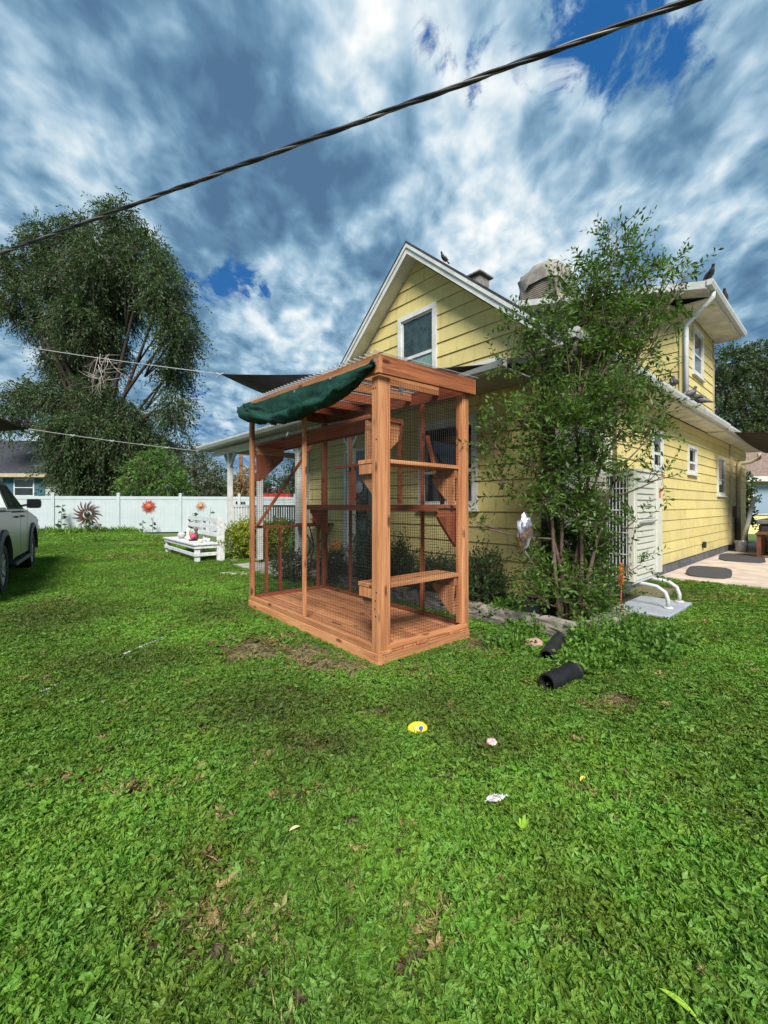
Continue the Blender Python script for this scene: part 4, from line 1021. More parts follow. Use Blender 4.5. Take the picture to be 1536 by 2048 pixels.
def wheel(y_, s):
    w = thing('wheel', None, None, (s * .80, y_, .38)); w.parent = truck
    Mx = Matrix.Rotation(PI / 2 * s, 4, 'Y')
    MB().lathe([(.25, -.12), (.36, -.125), (.385, -.09), (.39, 0), (.385, .09), (.36, .125), (.25, .12), (.25, -.12)], 32, Mx).build('tyre', RUBBER, w, False)
    MB().lathe([(0, .06), (.06, .075), (.08, .06), (.20, .07), (.245, .11), (.25, .0), (.25, -.1)], 32, Mx).build('rim', GALV, w, True)
    for i in range(6):
        a = 2 * PI * i / 6; MB().bar(Mx @ Vector((.07 * math.cos(a), .07 * math.sin(a), .085)), Mx @ Vector((.235 * math.cos(a), .235 * math.sin(a), .10)), .05, .02, (s, 0, 0)).build('spoke', GALV, w)
    fl = MB(); n = 14; 
    for r0, r1, x0, x1 in ((.50, .58, .915, .965),):
        ring = []
        for i in range(n + 1):
            a = PI * i / n + (0 if True else 0); c, d = math.cos(a), math.sin(a); ring += [(s * x0, y_ + r0 * c, .40 + r0 * d), (s * x1, y_ + r0 * c, .40 + r0 * d), (s * (x1 - .02), y_ + r1 * c, .40 + r1 * d), (s * x0, y_ + r1 * c, .40 + r1 * d)]
        base = len(fl.v); fl.v += [Vector(p) for p in ring]
        for i in range(n):
            for k in range(4): fl.f.append((base + 4 * i + k, base + 4 * i + (k + 1) % 4, base + 4 * i + 4 + (k + 1) % 4, base + 4 * i + 4 + k))
    fl.build('fender_flare', mat('grey_plastic_trim', (.07, .07, .07), .6), truck)
for y_ in (0, 3.2):
    for s in (1, -1): wheel(y_, s)
mir = MB(); mir.bar((.84, 2.12, 1.33), (1.0, 2.10, 1.36), .05, .04); mir.build('mirror_arm', BLACKP, truck)
mh = bx('mirror', PAINT, truck, .95, 1.17, 2.05, 2.17, 1.29, 1.47, .045); bx('mirror_glass', TINT, mh, .965, 1.155, 2.040, 2.051, 1.305, 1.455, .004); bx('mirror_bezel', BLACKP, mh, .955, 1.165, 2.044, 2.060, 1.295, 1.465, .004)
for y_ in (1.62, 2.42): bx('door_seam', BLACKP, truck, .915, .922, y_ - .005, y_ + .005, .5, 1.27)
for y_ in (1.30, 1.98): pass
bx('door_handle', BLACKP, truck, .918, .955, 1.66, 1.84, 1.13, 1.16, .006); bx('door_handle', BLACKP, truck, .918, .955, 1.02, 1.18, 1.13, 1.16, .006)
bx('running_board', BLACKP, truck, .86, .99, .62, 2.60, .34, .40, .01)
bx('tail_light', mat('tail_lamp', (.4, .01, .01), .2), truck, .76, .925, -1.275, -1.1, .85, 1.2, .01); bx('rear_bumper', BLACKP, truck, -.9, .9, -1.42, -1.28, .5, .68, .02)
ub = MB(); ub.box(-.7, .7, -1.1, 4.0, .35, .60); ub.build('chassis', DMETAL, truck)
bx('headlight', GLASS, truck, .7, .925, 3.98, 4.17, .86, 1.02, .01)

# ------------------------------------------------------------------ pigeons
PG = mat('pigeon_feathers', (.07, .07, .085), .6, dark=(.025, .025, .032), nscale=25); PGN = mat('pigeon_neck', (.03, .05, .045), .3, metal=.3); PGL = mat('pigeon_wing', (.16, .16, .18), .6, vary=.5, nscale=18)
def pigeon_proto(parentless=True):
    t = thing('pigeon', '', 'pigeon')
    rings = [(-.17, .055, .006, .012), (-.10, .075, .022, .020), (-.04, .095, .048, .044), (.02, .11, .056, .055), (.07, .135, .046, .048), (.095, .17, .028, .028), (.105, .20, .022, .022), (.118, .218, .026, .024), (.135, .215, .018, .018), (.147, .210, .004, .004)]
    vs = []; n = 12
    for i, (y_, z, rx, rz) in enumerate(rings):
        k = rings[min(i + 1, len(rings) - 1)]; j = rings[max(i - 1, 0)]; d = Vector((0, k[0] - j[0], k[1] - j[1])).normalized(); upv = Vector((0, -d.z, d.y))
        for q in range(n):
            a = 2 * PI * q / n; vs.append(Vector((rx * math.cos(a), y_, z)) + upv * rz * math.sin(a))
    fs = [(i * n + q, i * n + (q + 1) % n, (i + 1) * n + (q + 1) % n, (i + 1) * n + q) for i in range(len(rings) - 1) for q in range(n)] + [tuple(range(n))[::-1], tuple((len(rings) - 1) * n + q for q in range(n))]
    mesh_obj('body', vs, fs, PG, t, True)
    for s in (-1, 1):
        MB().lathe([(0, -.11), (.018, -.09), (.036, -.02), (.034, .05), (.012, .085), (0, .09)], 10, Matrix.Translation((s * .043, -.03, .105)) @ Matrix.Rotation(R(-72), 4, 'X') @ Matrix.Diagonal((.55, 1, 1, 1))).build('wing', PGL, t, True)
        MB().tube([(s * .02, .0, .065), (s * .02, .005, 0), (s * .02, .035, .002)], .005, 5).build('leg', mat('pigeon_leg', (.35, .08, .06), .6), t)
    MB().tube([(0, .142, .213), (0, .166, .204)], [.006, .001], 6).build('beak', BLACKP, t)
    mesh_obj('tail', [(-.018, -.14, .062), (.018, -.14, .062), (.026, -.22, .045), (-.026, -.22, .045), (-.018, -.14, .070), (.018, -.14, .070), (.026, -.22, .050), (-.026, -.22, .050)], [(0, 1, 2, 3), (7, 6, 5, 4), (0, 4, 5, 1), (1, 5, 6, 2), (2, 6, 7, 3), (3, 7, 4, 0)], PG, t)
    return t
pig = pigeon_proto(); first = True
zg = 3.222
for (P_, rz, lab) in ((hw(5.2, -.56, 5.59), HA + 2.2, 'dark pigeon perched on the front corner of the upper roof'),
                      (hw(6.5, -.57, 5.59), HA + 1.7, 'pigeon sitting farther back on the upper gutter'),
                      (hw(3.35, -.44, zg), HA - 1.2, 'plump dark pigeon alone on the lower gutter next to the tree'),
                      (hw(4.35, -.44, zg), HA - 2.0, 'grey pigeon on the lower gutter, first of the row of three'),
                      (hw(4.72, -.44, zg), HA - .7, 'grey pigeon in the middle of the row of three on the lower gutter'),
                      (hw(5.12, -.44, zg), HA + .3, 'dark pigeon with pale back, last of the row of three on the gutter'),
                      (hw(.1, 1.64, GZ - GS * (GP - 1.64) + .03), HA + 1.6, 'small pigeon standing on the front gable ridge slope')):
    q = pig if first else copy_tree(pig); first = False
    q.location = P_; q.rotation_euler = (0, 0, rz); q.scale = (.55,) * 3 if 'small' in lab else (1.05,) * 3; q['label'] = lab; q['group'] = 'pigeons perched on the roofs'

# ------------------------------------------------------------------ small things on the lawn
def mini(name, label, cat_, loc, rz=0): return thing(name, label, cat_, loc, rz)
o = mini('painted_rock', 'yellow painted rock with blue dot and black tick marks on the grass', 'rock', gp(835, 1462, .03), .1); o.scale = (1.2, 1.1, 1.15)
mb = bmesh.new(); bmesh.ops.create_icosphere(mb, subdivisions=3, radius=1)
for v in mb.verts: v.co = Vector((v.co.x * .050, v.co.y * .036, v.co.z * .034)) * (1 + .06 * MN.noise(v.co * 2))
me = bpy.data.meshes.new('stone'); mb.to_mesh(me); mb.free(); YP = mat('yellow_paint', (.78, .62, .04), .4, vary=.1, nscale=30); me.materials.append(YP); me.polygons.foreach_set('use_smooth', [True] * len(me.polygons)); s_ = bpy.data.objects.new('stone', me); COL.objects.link(s_); s_.parent = o; s_.location.z = .012
def decal(name, pts, m):
    v = []
    for (a, b_) in pts:
        k = 1 - (a / .050) ** 2 - (b_ / .034) ** 2; v.append(Vector((a, -.037 * math.sqrt(max(k, 0)) - .0012, b_ + .012)))
    v2 = [p + Vector((0, .003, 0)) for p in v]; k = len(v)
    mesh_obj(name, v + v2, [tuple(range(k)), tuple(range(k, 2 * k))[::-1]] + [(i, (i + 1) % k, k + (i + 1) % k, k + i) for i in range(k)], m, o)
decal('blue_dot', [(.012 + .012 * math.cos(a * PI / 7), .017 + .008 * math.sin(a * PI / 7)) for a in range(14)], mat('blue_paint', (.04, .06, .50), .4))
BLK = mat('black_paint', (.02, .02, .02), .5)
decal('arc_mark', [(-.020, -.015), (-.017, .0), (-.020, .015), (-.026, .024), (-.028, .022), (-.023, .014), (-.020, .0), (-.023, -.015)], BLK)
for i in range(5): decal('tick_mark', [(.0 + i * .007, -.010), (.002 + i * .007, -.010), (.002 + i * .007, .0), (.0 + i * .007, .0)], BLK)
decal('line_mark', [(-.004, -.012), (.034, -.012), (.034, -.010), (-.004, -.010)], BLK)
o = mini('white_pebble', 'small white and pink shell like pebble on the grass', 'pebble', gp(983, 1490, .034), .3); o.scale = (1.3,) * 3
MB().lathe([(0, 0), (.018, .002), (.024, .012), (.018, .022), (0, .026)], 14).build('pebble', mat('pink_white', (.75, .72, .72), .5, dark=(.75, .20, .22), nscale=30), o, True)
o = mini('feather', 'white and grey feather lying on the grass', 'feather', gp(992, 1598, .052), .25)
FE = mat('feather_white', (.72, .70, .74), .7, dark=(.35, .31, .34), nscale=25)
MB().tube([(-.055, 0, 0), (.0, .003, .006), (.055, 0, .002)], .0012, 5).build('quill', FE, o)
for s in (-1, 1):
    for i in range(16):
        x_ = -.045 + i * .0065; w = .019 * math.sin(PI * min(1, (i + 2) / 15) ** .8) + .003
        p = [(x_, 0, .004), (x_ + .0062, 0, .004), (x_ + .0062 + w * .55, s * w, .006 + .004 * (i % 3)), (x_ + w * .5, s * w, .006)]
        mesh_obj('barb', p + [(a, b_, c - .0012) for a, b_, c in p], [(0, 1, 2, 3), (7, 6, 5, 4), (0, 4, 5, 1), (1, 5, 6, 2), (2, 6, 7, 3), (3, 7, 4, 0)], FE, o)
def flat_leaf(name, label, cat_, loc, L, w, rz, m, tilt=.1, bend=.2):
    o = mini(name, label, cat_, loc, rz); vs = []; n = 8
    for i in range(n + 1):
        s = i / n; ww = w * math.sin(PI * min(1, s * .96 + .02)) ** .8; z = L * (tilt * s + bend * math.sin(PI * s) * .4)
        vs += [(-ww, L * s, z + ww * .3), (0, L * s, z), (ww, L * s, z + ww * .3)]
    mesh_obj('blade', vs, [(3 * i + k, 3 * i + k + 1, 3 * i + k + 4, 3 * i + k + 3) for i in range(n) for k in range(2)], m, o, True); return o
YL = mat('yellow_leaf', (.70, .55, .08), .6, vary=.2, nscale=30); TL = mat('tan_leaf', (.60, .50, .28), .6); GL_ = leaf_mat('lime_leaf', (.22, .42, .03), (.34, .52, .05), None, .3)
flat_leaf('fallen_leaf', 'small bright yellow fallen leaf right of the feather', 'leaf', gp(1160, 1562, .055), .046, .009, -.95, YL)
flat_leaf('fallen_leaf', 'pale tan fallen leaf on the grass left of centre', 'leaf', gp(578, 1662, .055), .044, .008, -1.1, TL)
flat_leaf('grass_blade', 'broad bright green blade leaning in at the bottom right corner', 'blade', gp(1398, 2040, .05), .085, .009, .80, GL_, .15, .2)
o = mini('lime_sprig', 'lime green leafy sprig standing out of the lawn', 'plant', gp(1045, 1665, .035))
for i, (rz, tl, L) in enumerate(((.3, 1.2, .045), (1.6, .6, .04), (-1.0, .7, .042), (2.8, .9, .035), (-2.2, .5, .035), (.9, 1.4, .05))):
    vs = []; 
    for k in range(6):
        s = k / 5; w = .008 * math.sin(PI * (s * .9 + .05)); d = Vector((math.cos(rz), math.sin(rz), tl)).normalized(); q = Vector((-math.sin(rz), math.cos(rz), 0)); p = d * L * s + Vector((0, 0, .015)); vs += [p + q * w, p - q * w]
    mesh_obj('leaf', vs, [(2 * k, 2 * k + 1, 2 * k + 3, 2 * k + 2) for k in range(5)], GL_, o, True)
for (a, b_, lab) in ((gp(247, 1309, .03), gp(326, 1275, .03), 'white plastic edging strip showing in the lawn left of the enclosure'), (gp(-60, 1452, .022), gp(170, 1343, .018), 'thin white edging strip mostly sunk in the grass at the left')):
    o = mini('edging_strip', lab, 'edging', a); MB().bar((0, 0, 0), tuple(b_ - a), .022, .014).build('strip', WHITEP, o)
ss = MB().prism([(-.42, -.12), (.30, -.16), (.5, .02), (.34, .15), (-.3, .13), (-.5, .03)], 0, .045, lambda a, b_, t: Vector((a, b_, t))).build('stepping_stone', mat('beige_stone', (.48, .40, .32), .9, vary=.2, bump=.3), None, bevel=.006)
ss.location = gp(490, 1150, 0); tag(ss, 'flat beige stepping stone in the grass between bench and enclosure', 'stepping stone')
for i, (px, py, s_, lab) in enumerate(((488, 1112, .22, 'grey rock at the foot of the yellow green hedge'), (512, 1122, .17, 'smaller dark rock beside the grey one by the hedge'), (470, 1122, .13, 'small rock nearest the bench at the hedge foot'))):
    tag(rock('rock', gp(px, py, s_ * .2), (s_ * 1.5, s_, s_ * .7), None, STONE, .5 * i, 40 + i), lab, 'rock', 'rocks at the hedge foot')
# porch furniture, pot, hose
pt = thing('patio_table', 'dark metal patio table with crossed legs on the porch', 'table', hw(-.25, 4.55, .14), HA)
MB().lathe([(0, .86), (.36, .86), (.37, .845), (.36, .83), (0, .83)], 20).build('table_top', DMETAL, pt, True)
for a in range(4):
    c, d = math.cos(a * PI / 2 + .6), math.sin(a * PI / 2 + .6); MB().tube([(c * .30, d * .30, 0), (c * .05, d * .05, .42), (c * .28, d * .28, .83)], .014, 6).build('leg', DMETAL, pt)
cup = thing('red_cup', 'small red cup on the dark patio table', 'cup', hw(-.3, 4.5, 1.0)); MB().lathe([(0, 0), (.035, 0), (.045, .11), (.04, .11), (.03, .01)], 12).build('cup', RED, cup, True)
stl = thing('plant_stool', 'small dark stool against the wall behind the enclosure', 'stool', hw(-.42, 3.62, .0), HA)
MB().lathe([(0, .5), (.15, .5), (.15, .47), (0, .47)], 14).build('seat', DMETAL, stl)
for a in range(3): MB().tube([(.12 * math.cos(a * 2.1), .12 * math.sin(a * 2.1), .47), (.16 * math.cos(a * 2.1), .16 * math.sin(a * 2.1), 0)], .01, 5).build('leg', DMETAL, stl)
op = thing('orange_pot', 'orange round pot on the small stool by the house', 'pot', hw(-.42, 3.62, .501)); MB().lathe([(0, 0), (.07, 0), (.12, .07), (.12, .13), (.09, .18), (.095, .2), (.08, .2), (.07, .03)], 16).build('pot', mat('orange_glaze', (.55, .22, .05), .5), op, True)
ho = thing('garden_hose', 'green garden hose hanging down the porch column to the ground', 'hose', hw(-.50, 4.95, 0), HA)
MB().tube([(0, 0, .75), (-.05, -.06, .80), (-.09, -.05, .6), (-.10, -.02, .3), (-.14, 0, .08), (-.3, .1, .03), (-.5, .35, .03), (-.55, .7, .03)], .012, 8).build('hose', mat('hose_green', (.02, .22, .12), .4), ho, True)

# ------------------------------------------------------------------ vegetation
def curve_pts(a, b, bow, n=7):
    m = (a + b) / 2 + bow
    return [a * (1 - t) ** 2 + m * 2 * t * (1 - t) + b * t * t for t in [i / n for i in range(n + 1)]]
def clump_leaves(cl, twig, nl, droop, lift=0.0, shell=.55):
    """cl: list of (centre, rx, ry, rz, twigs). Returns leaf positions, axes and twig start/ends"""
    Ps, As, T0, T1 = [], [], [], []
    for c, rx, ry, rz, n in cl:
        c = Vector(c); u = unit(n); r = (shell + (1 - shell) * np.random.rand(n)) ; r = np.where(np.random.rand(n) < .3, np.random.rand(n), r)
        r *= 1 + .22 * np.sin(u[:, 0] * 5 + c.x * 3) * np.cos(u[:, 2] * 4 + c.z)
        s = np.array(c)[None] + u * r[:, None] * np.array([rx, ry, rz])[None] * .85
        d = u * .8 + np.random.normal(size=(n, 3)) * .5; d[:, 2] += lift - droop * .5
        d /= np.linalg.norm(d, axis=1)[:, None]
        L = twig * (.5 + np.random.rand(n))
        t = np.linspace(.12, 1, nl)
        p = s[:, None, :] + d[:, None, :] * (L[:, None] * t[None])[:, :, None]
        p[:, :, 2] -= droop * L[:, None] * t[None] ** 2 * .9
        tang = d[:, None, :] + np.array([0, 0, -droop * 1.6])[None, None] * t[None, :, None]
        sd = np.random.normal(size=p.shape) * .55
        side = np.cross(tang, np.random.normal(size=(n, 1, 3))); side /= np.linalg.norm(side, axis=2)[:, :, None] + 1e-6
        alt = np.where(np.arange(nl) % 2 == 0, 1, -1)[None, :, None]
        a = tang * .75 + side * alt * .75 + sd * .35
        Ps.append(p.reshape(-1, 3)); As.append(a.reshape(-1, 3)); T0.append(s); T1.append(p[:, -1])
    return np.concatenate(Ps), np.concatenate(As), np.concatenate(T0), np.concatenate(T1)
def twig_mesh(name, a, b, r, m, parent):
    d = b - a; d /= np.linalg.norm(d, axis=1)[:, None] + 1e-9; x = np.cross(d, [.31, .52, .79]); x /= np.linalg.norm(x, axis=1)[:, None]; y = np.cross(d, x); n = len(a)
    ring = [x * math.cos(k * 2.094) + y * math.sin(k * 2.094) for k in range(3)]
    v = np.stack([a + q * r for q in ring] + [b + q * r * .4 for q in ring], 1).reshape(-1, 3)
    base = np.arange(n)[:, None] * 6
    f = np.concatenate([base + np.array([[k, (k + 1) % 3, 3 + (k + 1) % 3, 3 + k]]) for k in range(3)], 1).reshape(-1, 4)
    me = bpy.data.meshes.new(name); me.vertices.add(len(v)); me.vertices.foreach_set('co', v.ravel().astype(np.float32)); me.loops.add(f.size); me.polygons.add(len(f))
    me.loops.foreach_set('vertex_index', f.ravel().astype(np.int32)); me.polygons.foreach_set('loop_start', (np.arange(len(f)) * 4).astype(np.int32)); me.materials.append(m); me.update(calc_edges=True)
    o = bpy.data.objects.new(name, me); COL.objects.link(o); o.parent = parent; return o
def tree(name, label, cat_, base, clumps, leaf, size, m, twig=.6, nl=7, droop=.5, lift=0, trunk=.25, aspect=.45, group=None, shell=.55, twr=.006, bark=BARK, fork=.25):
    t = thing(name, label, cat_, base, 0, group); B = Vector(base)
    cl = [(Vector(c) - B, rx, ry, rz, n) for c, rx, ry, rz, n in clumps]
    topz = max(c[0].z for c in cl); cen = sum((c[0] for c in cl), Vector()) / len(cl)
    cr = Vector((cen.x * .6, cen.y * .6, topz * fork))
    mb = MB()
    if trunk > 0:
        mb.tube(curve_pts(Vector((0, 0, -.05)), cr, Vector((trunk * .3, 0, 0))), [trunk * (1 - .045 * i) * (1.3 if i == 0 else 1) for i in range(8)], 9)
        mb.build('trunk', bark, t, True); mb = MB()
    for c, rx, ry, rz, n in cl:
        s = cr * (.55 + .45 * random.random()) if trunk > 0 else Vector((random.uniform(-.08, .08), random.uniform(-.08, .08), 0))
        r0 = max(.012, trunk * .28) if trunk > 0 else .018
        mb.tube(curve_pts(s, c, Vector((random.uniform(-.3, .3), random.uniform(-.3, .3), .4)) * (c - s).length * .2), [r0 * (1 - .11 * i) for i in range(8)], 6)
        for k in range(3):
            e = c + Vector((random.uniform(-1, 1) * rx, random.uniform(-1, 1) * ry, random.uniform(-1, 1) * rz)) * .7
            mb.tube(curve_pts(s.lerp(c, .6), e, Vector((0, 0, .1)), 4), [r0 * .4 * (1 - .15 * i) for i in range(5)], 5)
    mb.build('branches', bark, t, True)
    p, a, t0, t1 = clump_leaves(cl, twig, nl, droop, lift, shell)
    if twr: twig_mesh('twigs', t0, t1, twr, TWIG if bark is BARK else bark, t)
    f = leaf_mesh('foliage', p, a, size, m, t, aspect)
    return t
def pc(px, py, Y, rpx, n, ry=None, dep=None):
    s = Y / F; return (tuple(at(px, py, Y + (dep or 0))), rpx * s, (ry or rpx) * s * .9, (ry or rpx) * s, n)

YT = 27.0
big = [(235, 440, 42, 46), (150, 460, 45, 38), (80, 475, 40, 40), (20, 530, 45, 42), (200, 520, 70, 70), (290, 510, 48, 60), (330, 580, 44, 70), (120, 560, 70, 60), (30, 600, 48, 40), (240, 600, 65, 60),
       (160, 640, 70, 60), (355, 660, 40, 60), (90, 650, 38, 30), (130, 720, 48, 50), (210, 700, 50, 60), (350, 740, 34, 50), (120, 790, 50, 55), (45, 790, 42, 34), (15, 830, 30, 24), (190, 790, 50, 55),
       (260, 835, 50, 40), (345, 815, 30, 36), (140, 860, 70, 48), (220, 880, 75, 55), (150, 930, 60, 45), (300, 880, 45, 40), (260, 930, 60, 40), (190, 960, 60, 30)]
tree('elm_tree', 'very tall shaggy dark green tree behind the white fence and neighbour house', 'tree', (at(205, 1010, YT).x, YT, 0),
     [pc(x, y, YT, rx * .9, int(rx * ry * .19), ry * .94, random.uniform(-1.8, 1.8)) for x, y, rx, ry in big], None, .22, L_TREE, twig=.95, nl=9, droop=.62, trunk=.55, aspect=.36, twr=.007, shell=.35, fork=.30)
# bare dead branches in the middle of the tall tree
db = thing('dead_branches', 'tangle of bare pale dead branches hanging in the tall tree', 'branches', at(205, 760, YT - 2.5)); mb = MB()
for k in range(26):
    a = Vector((random.uniform(-.5, .5), 0, random.uniform(-.2, 1.5))); e = a + Vector((random.uniform(-1.6, 1.6), random.uniform(-.5, .5), random.uniform(-1.6, .6)))
    mb.tube(curve_pts(a, e, Vector((random.uniform(-.6, .6), 0, random.uniform(-.5, .5))), 6), [.03 * (1 - .13 * i) for i in range(7)], 4)
mb.build('branch', mat('dead_wood', (.30, .26, .23), .9), db)
tree('green_tree', 'bright green leafy young tree showing above the white fence', 'tree', (at(300, 1010, 23).x, 23, 0), [pc(275, 960, 23, 34, 240, 40), pc(325, 950, 23, 38, 300, 48), pc(300, 925, 23, 30, 160, 30), pc(350, 975, 23, 26, 120, 30)], None, .17, L_BRIGHT, .6, 7, .3, trunk=.12, aspect=.4, twr=.01)
tree('olive_tree', 'loose grey green round tree left of the porch roof', 'tree', (at(395, 1010, 26).x, 26, 0), [pc(385, 915, 26, 36, 200, 32), pc(415, 950, 26, 34, 200, 40), pc(370, 960, 26, 34, 170, 36), pc(345, 905, 26, 22, 90, 22), pc(430, 980, 26, 24, 100, 22)], None, .17, L_PATCHY, .6, 7, .35, trunk=.16, twr=.012)
tree('far_tree', 'dark green tree low behind the corner porch column', 'tree', (at(450, 1010, 33).x, 33, 0), [pc(440, 965, 33, 26, 130, 26), pc(458, 985, 33, 26, 110, 20), pc(428, 990, 33, 22, 90, 18)], None, .24, L_TREE, .8, 7, .3, trunk=.15, twr=0)
tree('orange_tree', 'small orange tinged tree around the utility pole', 'tree', (at(492, 1010, 32).x, 32, 0), [pc(485, 965, 32, 20, 90, 26), pc(503, 950, 32, 16, 60, 22), pc(490, 990, 32, 26, 90, 14)], None, .2, L_ORANGE, .6, 6, .2, trunk=.12, twr=.012)
tree('conifer_tree', 'dark conifer behind the porch seen through the wire mesh', 'tree', (at(600, 1010, 36).x, 36, 0), [pc(600, 920, 36, 14, 60, 24), pc(598, 950, 36, 26, 120, 26), pc(596, 985, 36, 34, 160, 20), pc(570, 975, 36, 20, 60, 16)], None, .26, L_TREE, .8, 7, .1, trunk=.2, twr=0)
tree('far_tree', 'dark tree between catio posts above the red trailer', 'tree', (at(533, 1010, 34).x, 34, 0), [pc(525, 965, 34, 22, 90, 20), pc(548, 978, 34, 26, 100, 14), pc(520, 985, 34, 22, 80, 16)], None, .24, L_DARK, .8, 7, .2, trunk=.15, twr=0)
tree('backyard_tree', 'leafy tree behind the right end of the yellow house', 'tree', (at(1490, 1010, 23).x, 23, 0), [pc(1470, 730, 23, 46, 300, 40), pc(1530, 720, 23, 50, 320, 36), pc(1450, 780, 23, 40, 240, 40), pc(1510, 800, 23, 50, 320, 36), pc(1580, 780, 23, 50, 280, 50), pc(1470, 850, 23, 50, 300, 40), pc(1540, 860, 23, 50, 300, 40), pc(1490, 920, 23, 44, 200, 40), pc(1600, 880, 23, 50, 240, 50)], None, .17, L_TREE, .7, 8, .3, trunk=.35, twr=.012, aspect=.5)
tree('ivy_column', 'dark ivy clad post at the far end of the yellow wall', 'ivy', (at(1492, 1010, 15).x, 15, 0), [pc(1491, 965, 15, 12, 60, 16), pc(1493, 1000, 15, 13, 70, 22), pc(1496, 1035, 15, 14, 60, 18)], None, .10, L_DARK, .2, 6, .2, trunk=.05, twr=0, aspect=.7)
# far woodland that closes the horizon
cl = []
for i in range(46):
    a = R(-75 + 150 * i / 45); d = 75 + 8 * math.sin(i * 2.1); c = Vector((math.sin(a) * d, math.cos(a) * d, 1.8 + .7 * math.sin(i * 1.7)))
    cl.append((c, 4.4, 3, 2.6 + .9 * math.sin(i * 3.3), 150))
p, a, t0, t1 = clump_leaves(cl, 1.2, 6, .2, 0, .5)
tag(leaf_mesh('distant_woodland', p, a, .55, L_TREE, None, .6), kind='stuff')

# yellow green hedge
cl = []
for i in range(9):
    q = hw(-.42, 7.5).lerp(hw(1.3, 6.95), i / 8); cl.append((tuple(q + Vector((random.uniform(-.1, .1), random.uniform(-.1, .2), .48 + .06 * math.sin(i * 2)))), .34, .36, .48 + .05 * math.sin(i * 1.3), 330))
tree('hedge', 'yellow green clipped hedge between the white bench and the porch railing', 'hedge', tuple(hw(.25, 7.25)), cl, None, .065, L_HEDGE, .16, 6, -.1, .4, trunk=0, aspect=.6, twr=.003)
# shrubs in the bed behind the enclosure
def bush(label, x, y_, h, r, n, m=L_DARK, size=.055, name='garden_shrub', **k):
    b = hw(x, y_); return tree(name, label, 'shrub', tuple(b), [(tuple(b + Vector((random.uniform(-.1, .1), random.uniform(-.1, .1), h * .55))), r, r, h * .5, n), (tuple(b + Vector((random.uniform(-.2, .2), random.uniform(-.1, .1), h * .3))), r * 1.1, r, h * .35, n // 2)], None, size, m, .16, 6, -.2, .5, trunk=0, aspect=.42, twr=.003, group='shrubs in the bed behind the enclosure', **k)
bush('dark leafy shrub by the right end of the bed behind the enclosure', -.32, .75, .75, .30, 220)
bush('low dark shrub below the big window behind the enclosure', -.30, 1.45, .62, .32, 260)
bush('dense dark shrub left of the window behind the wire mesh', -.30, 2.15, .80, .34, 300)
bush('tall stalked shrub against the porch column behind the mesh', -.42, 2.75, 1.15, .26, 200)
bush('small shrub near the porch step behind the enclosure', -.62, 3.45, .55, .26, 160)
bush('dark green plant beside the grey porch floor', -.95, 4.25, .50, .30, 160)

# the multi-stemmed elm at the house corner
EB = Vector((1.98, 4.55, 0)); YE = 4.55
targets = [(1235, 480, 34, 26), (1200, 520, 40, 24), (1255, 545, 52, 40), (1175, 560, 40, 26), (1300, 560, 36, 20), (1345, 530, 26, 9), (1370, 555, 20, 6), (1120, 590, 40, 20), (1180, 620, 55, 46), (1250, 630, 55, 50), (1310, 625, 42, 28), (1345, 640, 30, 10),
           (1045, 650, 40, 16), (1090, 670, 45, 28), (1150, 690, 52, 44), (1220, 710, 56, 48), (1285, 700, 46, 34), (1080, 740, 40, 28), (1140, 770, 55, 44), (1220, 790, 55, 44), (1290, 780, 42, 30), (1330, 820, 34, 16),
           (985, 890, 42, 22), (1030, 840, 44, 28), (1000, 965, 36, 16), (1090, 830, 42, 34), (1160, 850, 50, 42), (1240, 860, 48, 34), (1300, 870, 36, 20), (1060, 920, 34, 20), (1120, 930, 42, 36), (1185, 930, 40, 30), (1255, 930, 30, 9), (1330, 950, 26, 6),
           (1090, 1000, 30, 18), (1150, 1010, 40, 40), (1195, 1040, 24, 14), (1120, 1080, 40, 38), (1180, 1090, 36, 34), (1270, 1040, 30, 8), (950, 1050, 18, 4), (1060, 1120, 30, 14), (1140, 1150, 45, 44), (1095, 1170, 40, 24), (1280, 1130, 26, 5), (1185, 1150, 34, 26), (1190, 1110, 26, 14), (1160, 1190, 36, 26), (1075, 1190, 34, 20), (1215, 1185, 30, 16), (1020, 720, 30, 10)]
cl = []
for (x, y_, r, n) in targets:
    dep = random.uniform(-.25, .35) if x > 1090 else random.uniform(-.45, -.15)
    cl.append(pc(x, y_, YE + dep, r * .95, int(n * (3.0 if 1080 < x < 1225 and 600 < y_ < 1200 else 1.5)), r * .85))
et = thing('corner_tree', 'leafy many stemmed elm sapling growing against the corner of the yellow house', 'tree', EB)
mb = MB(); stems = []
for k in range(7):
    a = k / 6; tip_ = Vector((-.35 + .95 * a, random.uniform(-.15, .35), 1.75 + .5 * math.sin(a * PI))); s = Vector((random.uniform(-.12, .12), random.uniform(-.08, .08), 0))
    pts = curve_pts(s, tip_, Vector((random.uniform(-.1, .1), 0, .2)), 9); stems.append(pts); mb.tube(pts, [.024 * (1 - .055 * i) for i in range(10)], 7)
mb.build('trunk', TWIG, et, True); mb = MB()
cl2 = [(Vector(c) - EB, rx, ry, rz, n) for c, rx, ry, rz, n in cl]
for c, rx, ry, rz, n in cl2:
    cand = [q for st_ in stems for q in st_ if q.z < c.z - .15] or [stems[3][1]]
    s = min(cand, key=lambda q: (q - c).length + .25 * abs(q.z - c.z))
    mb.tube(curve_pts(s, c, Vector((0, 0, -.06)), 5), [.013 * (1 - .13 * i) for i in range(6)], 5)
    for k in range(3): mb.tube(curve_pts(s.lerp(c, .7), c + Vector((random.uniform(-1, 1) * rx, random.uniform(-1, 1) * ry, random.uniform(-.6, 1) * rz)), Vector((0, 0, -.02)), 3), [.006, .005, .004, .002], 4)
mb.build('branches', TWIG, et, True)
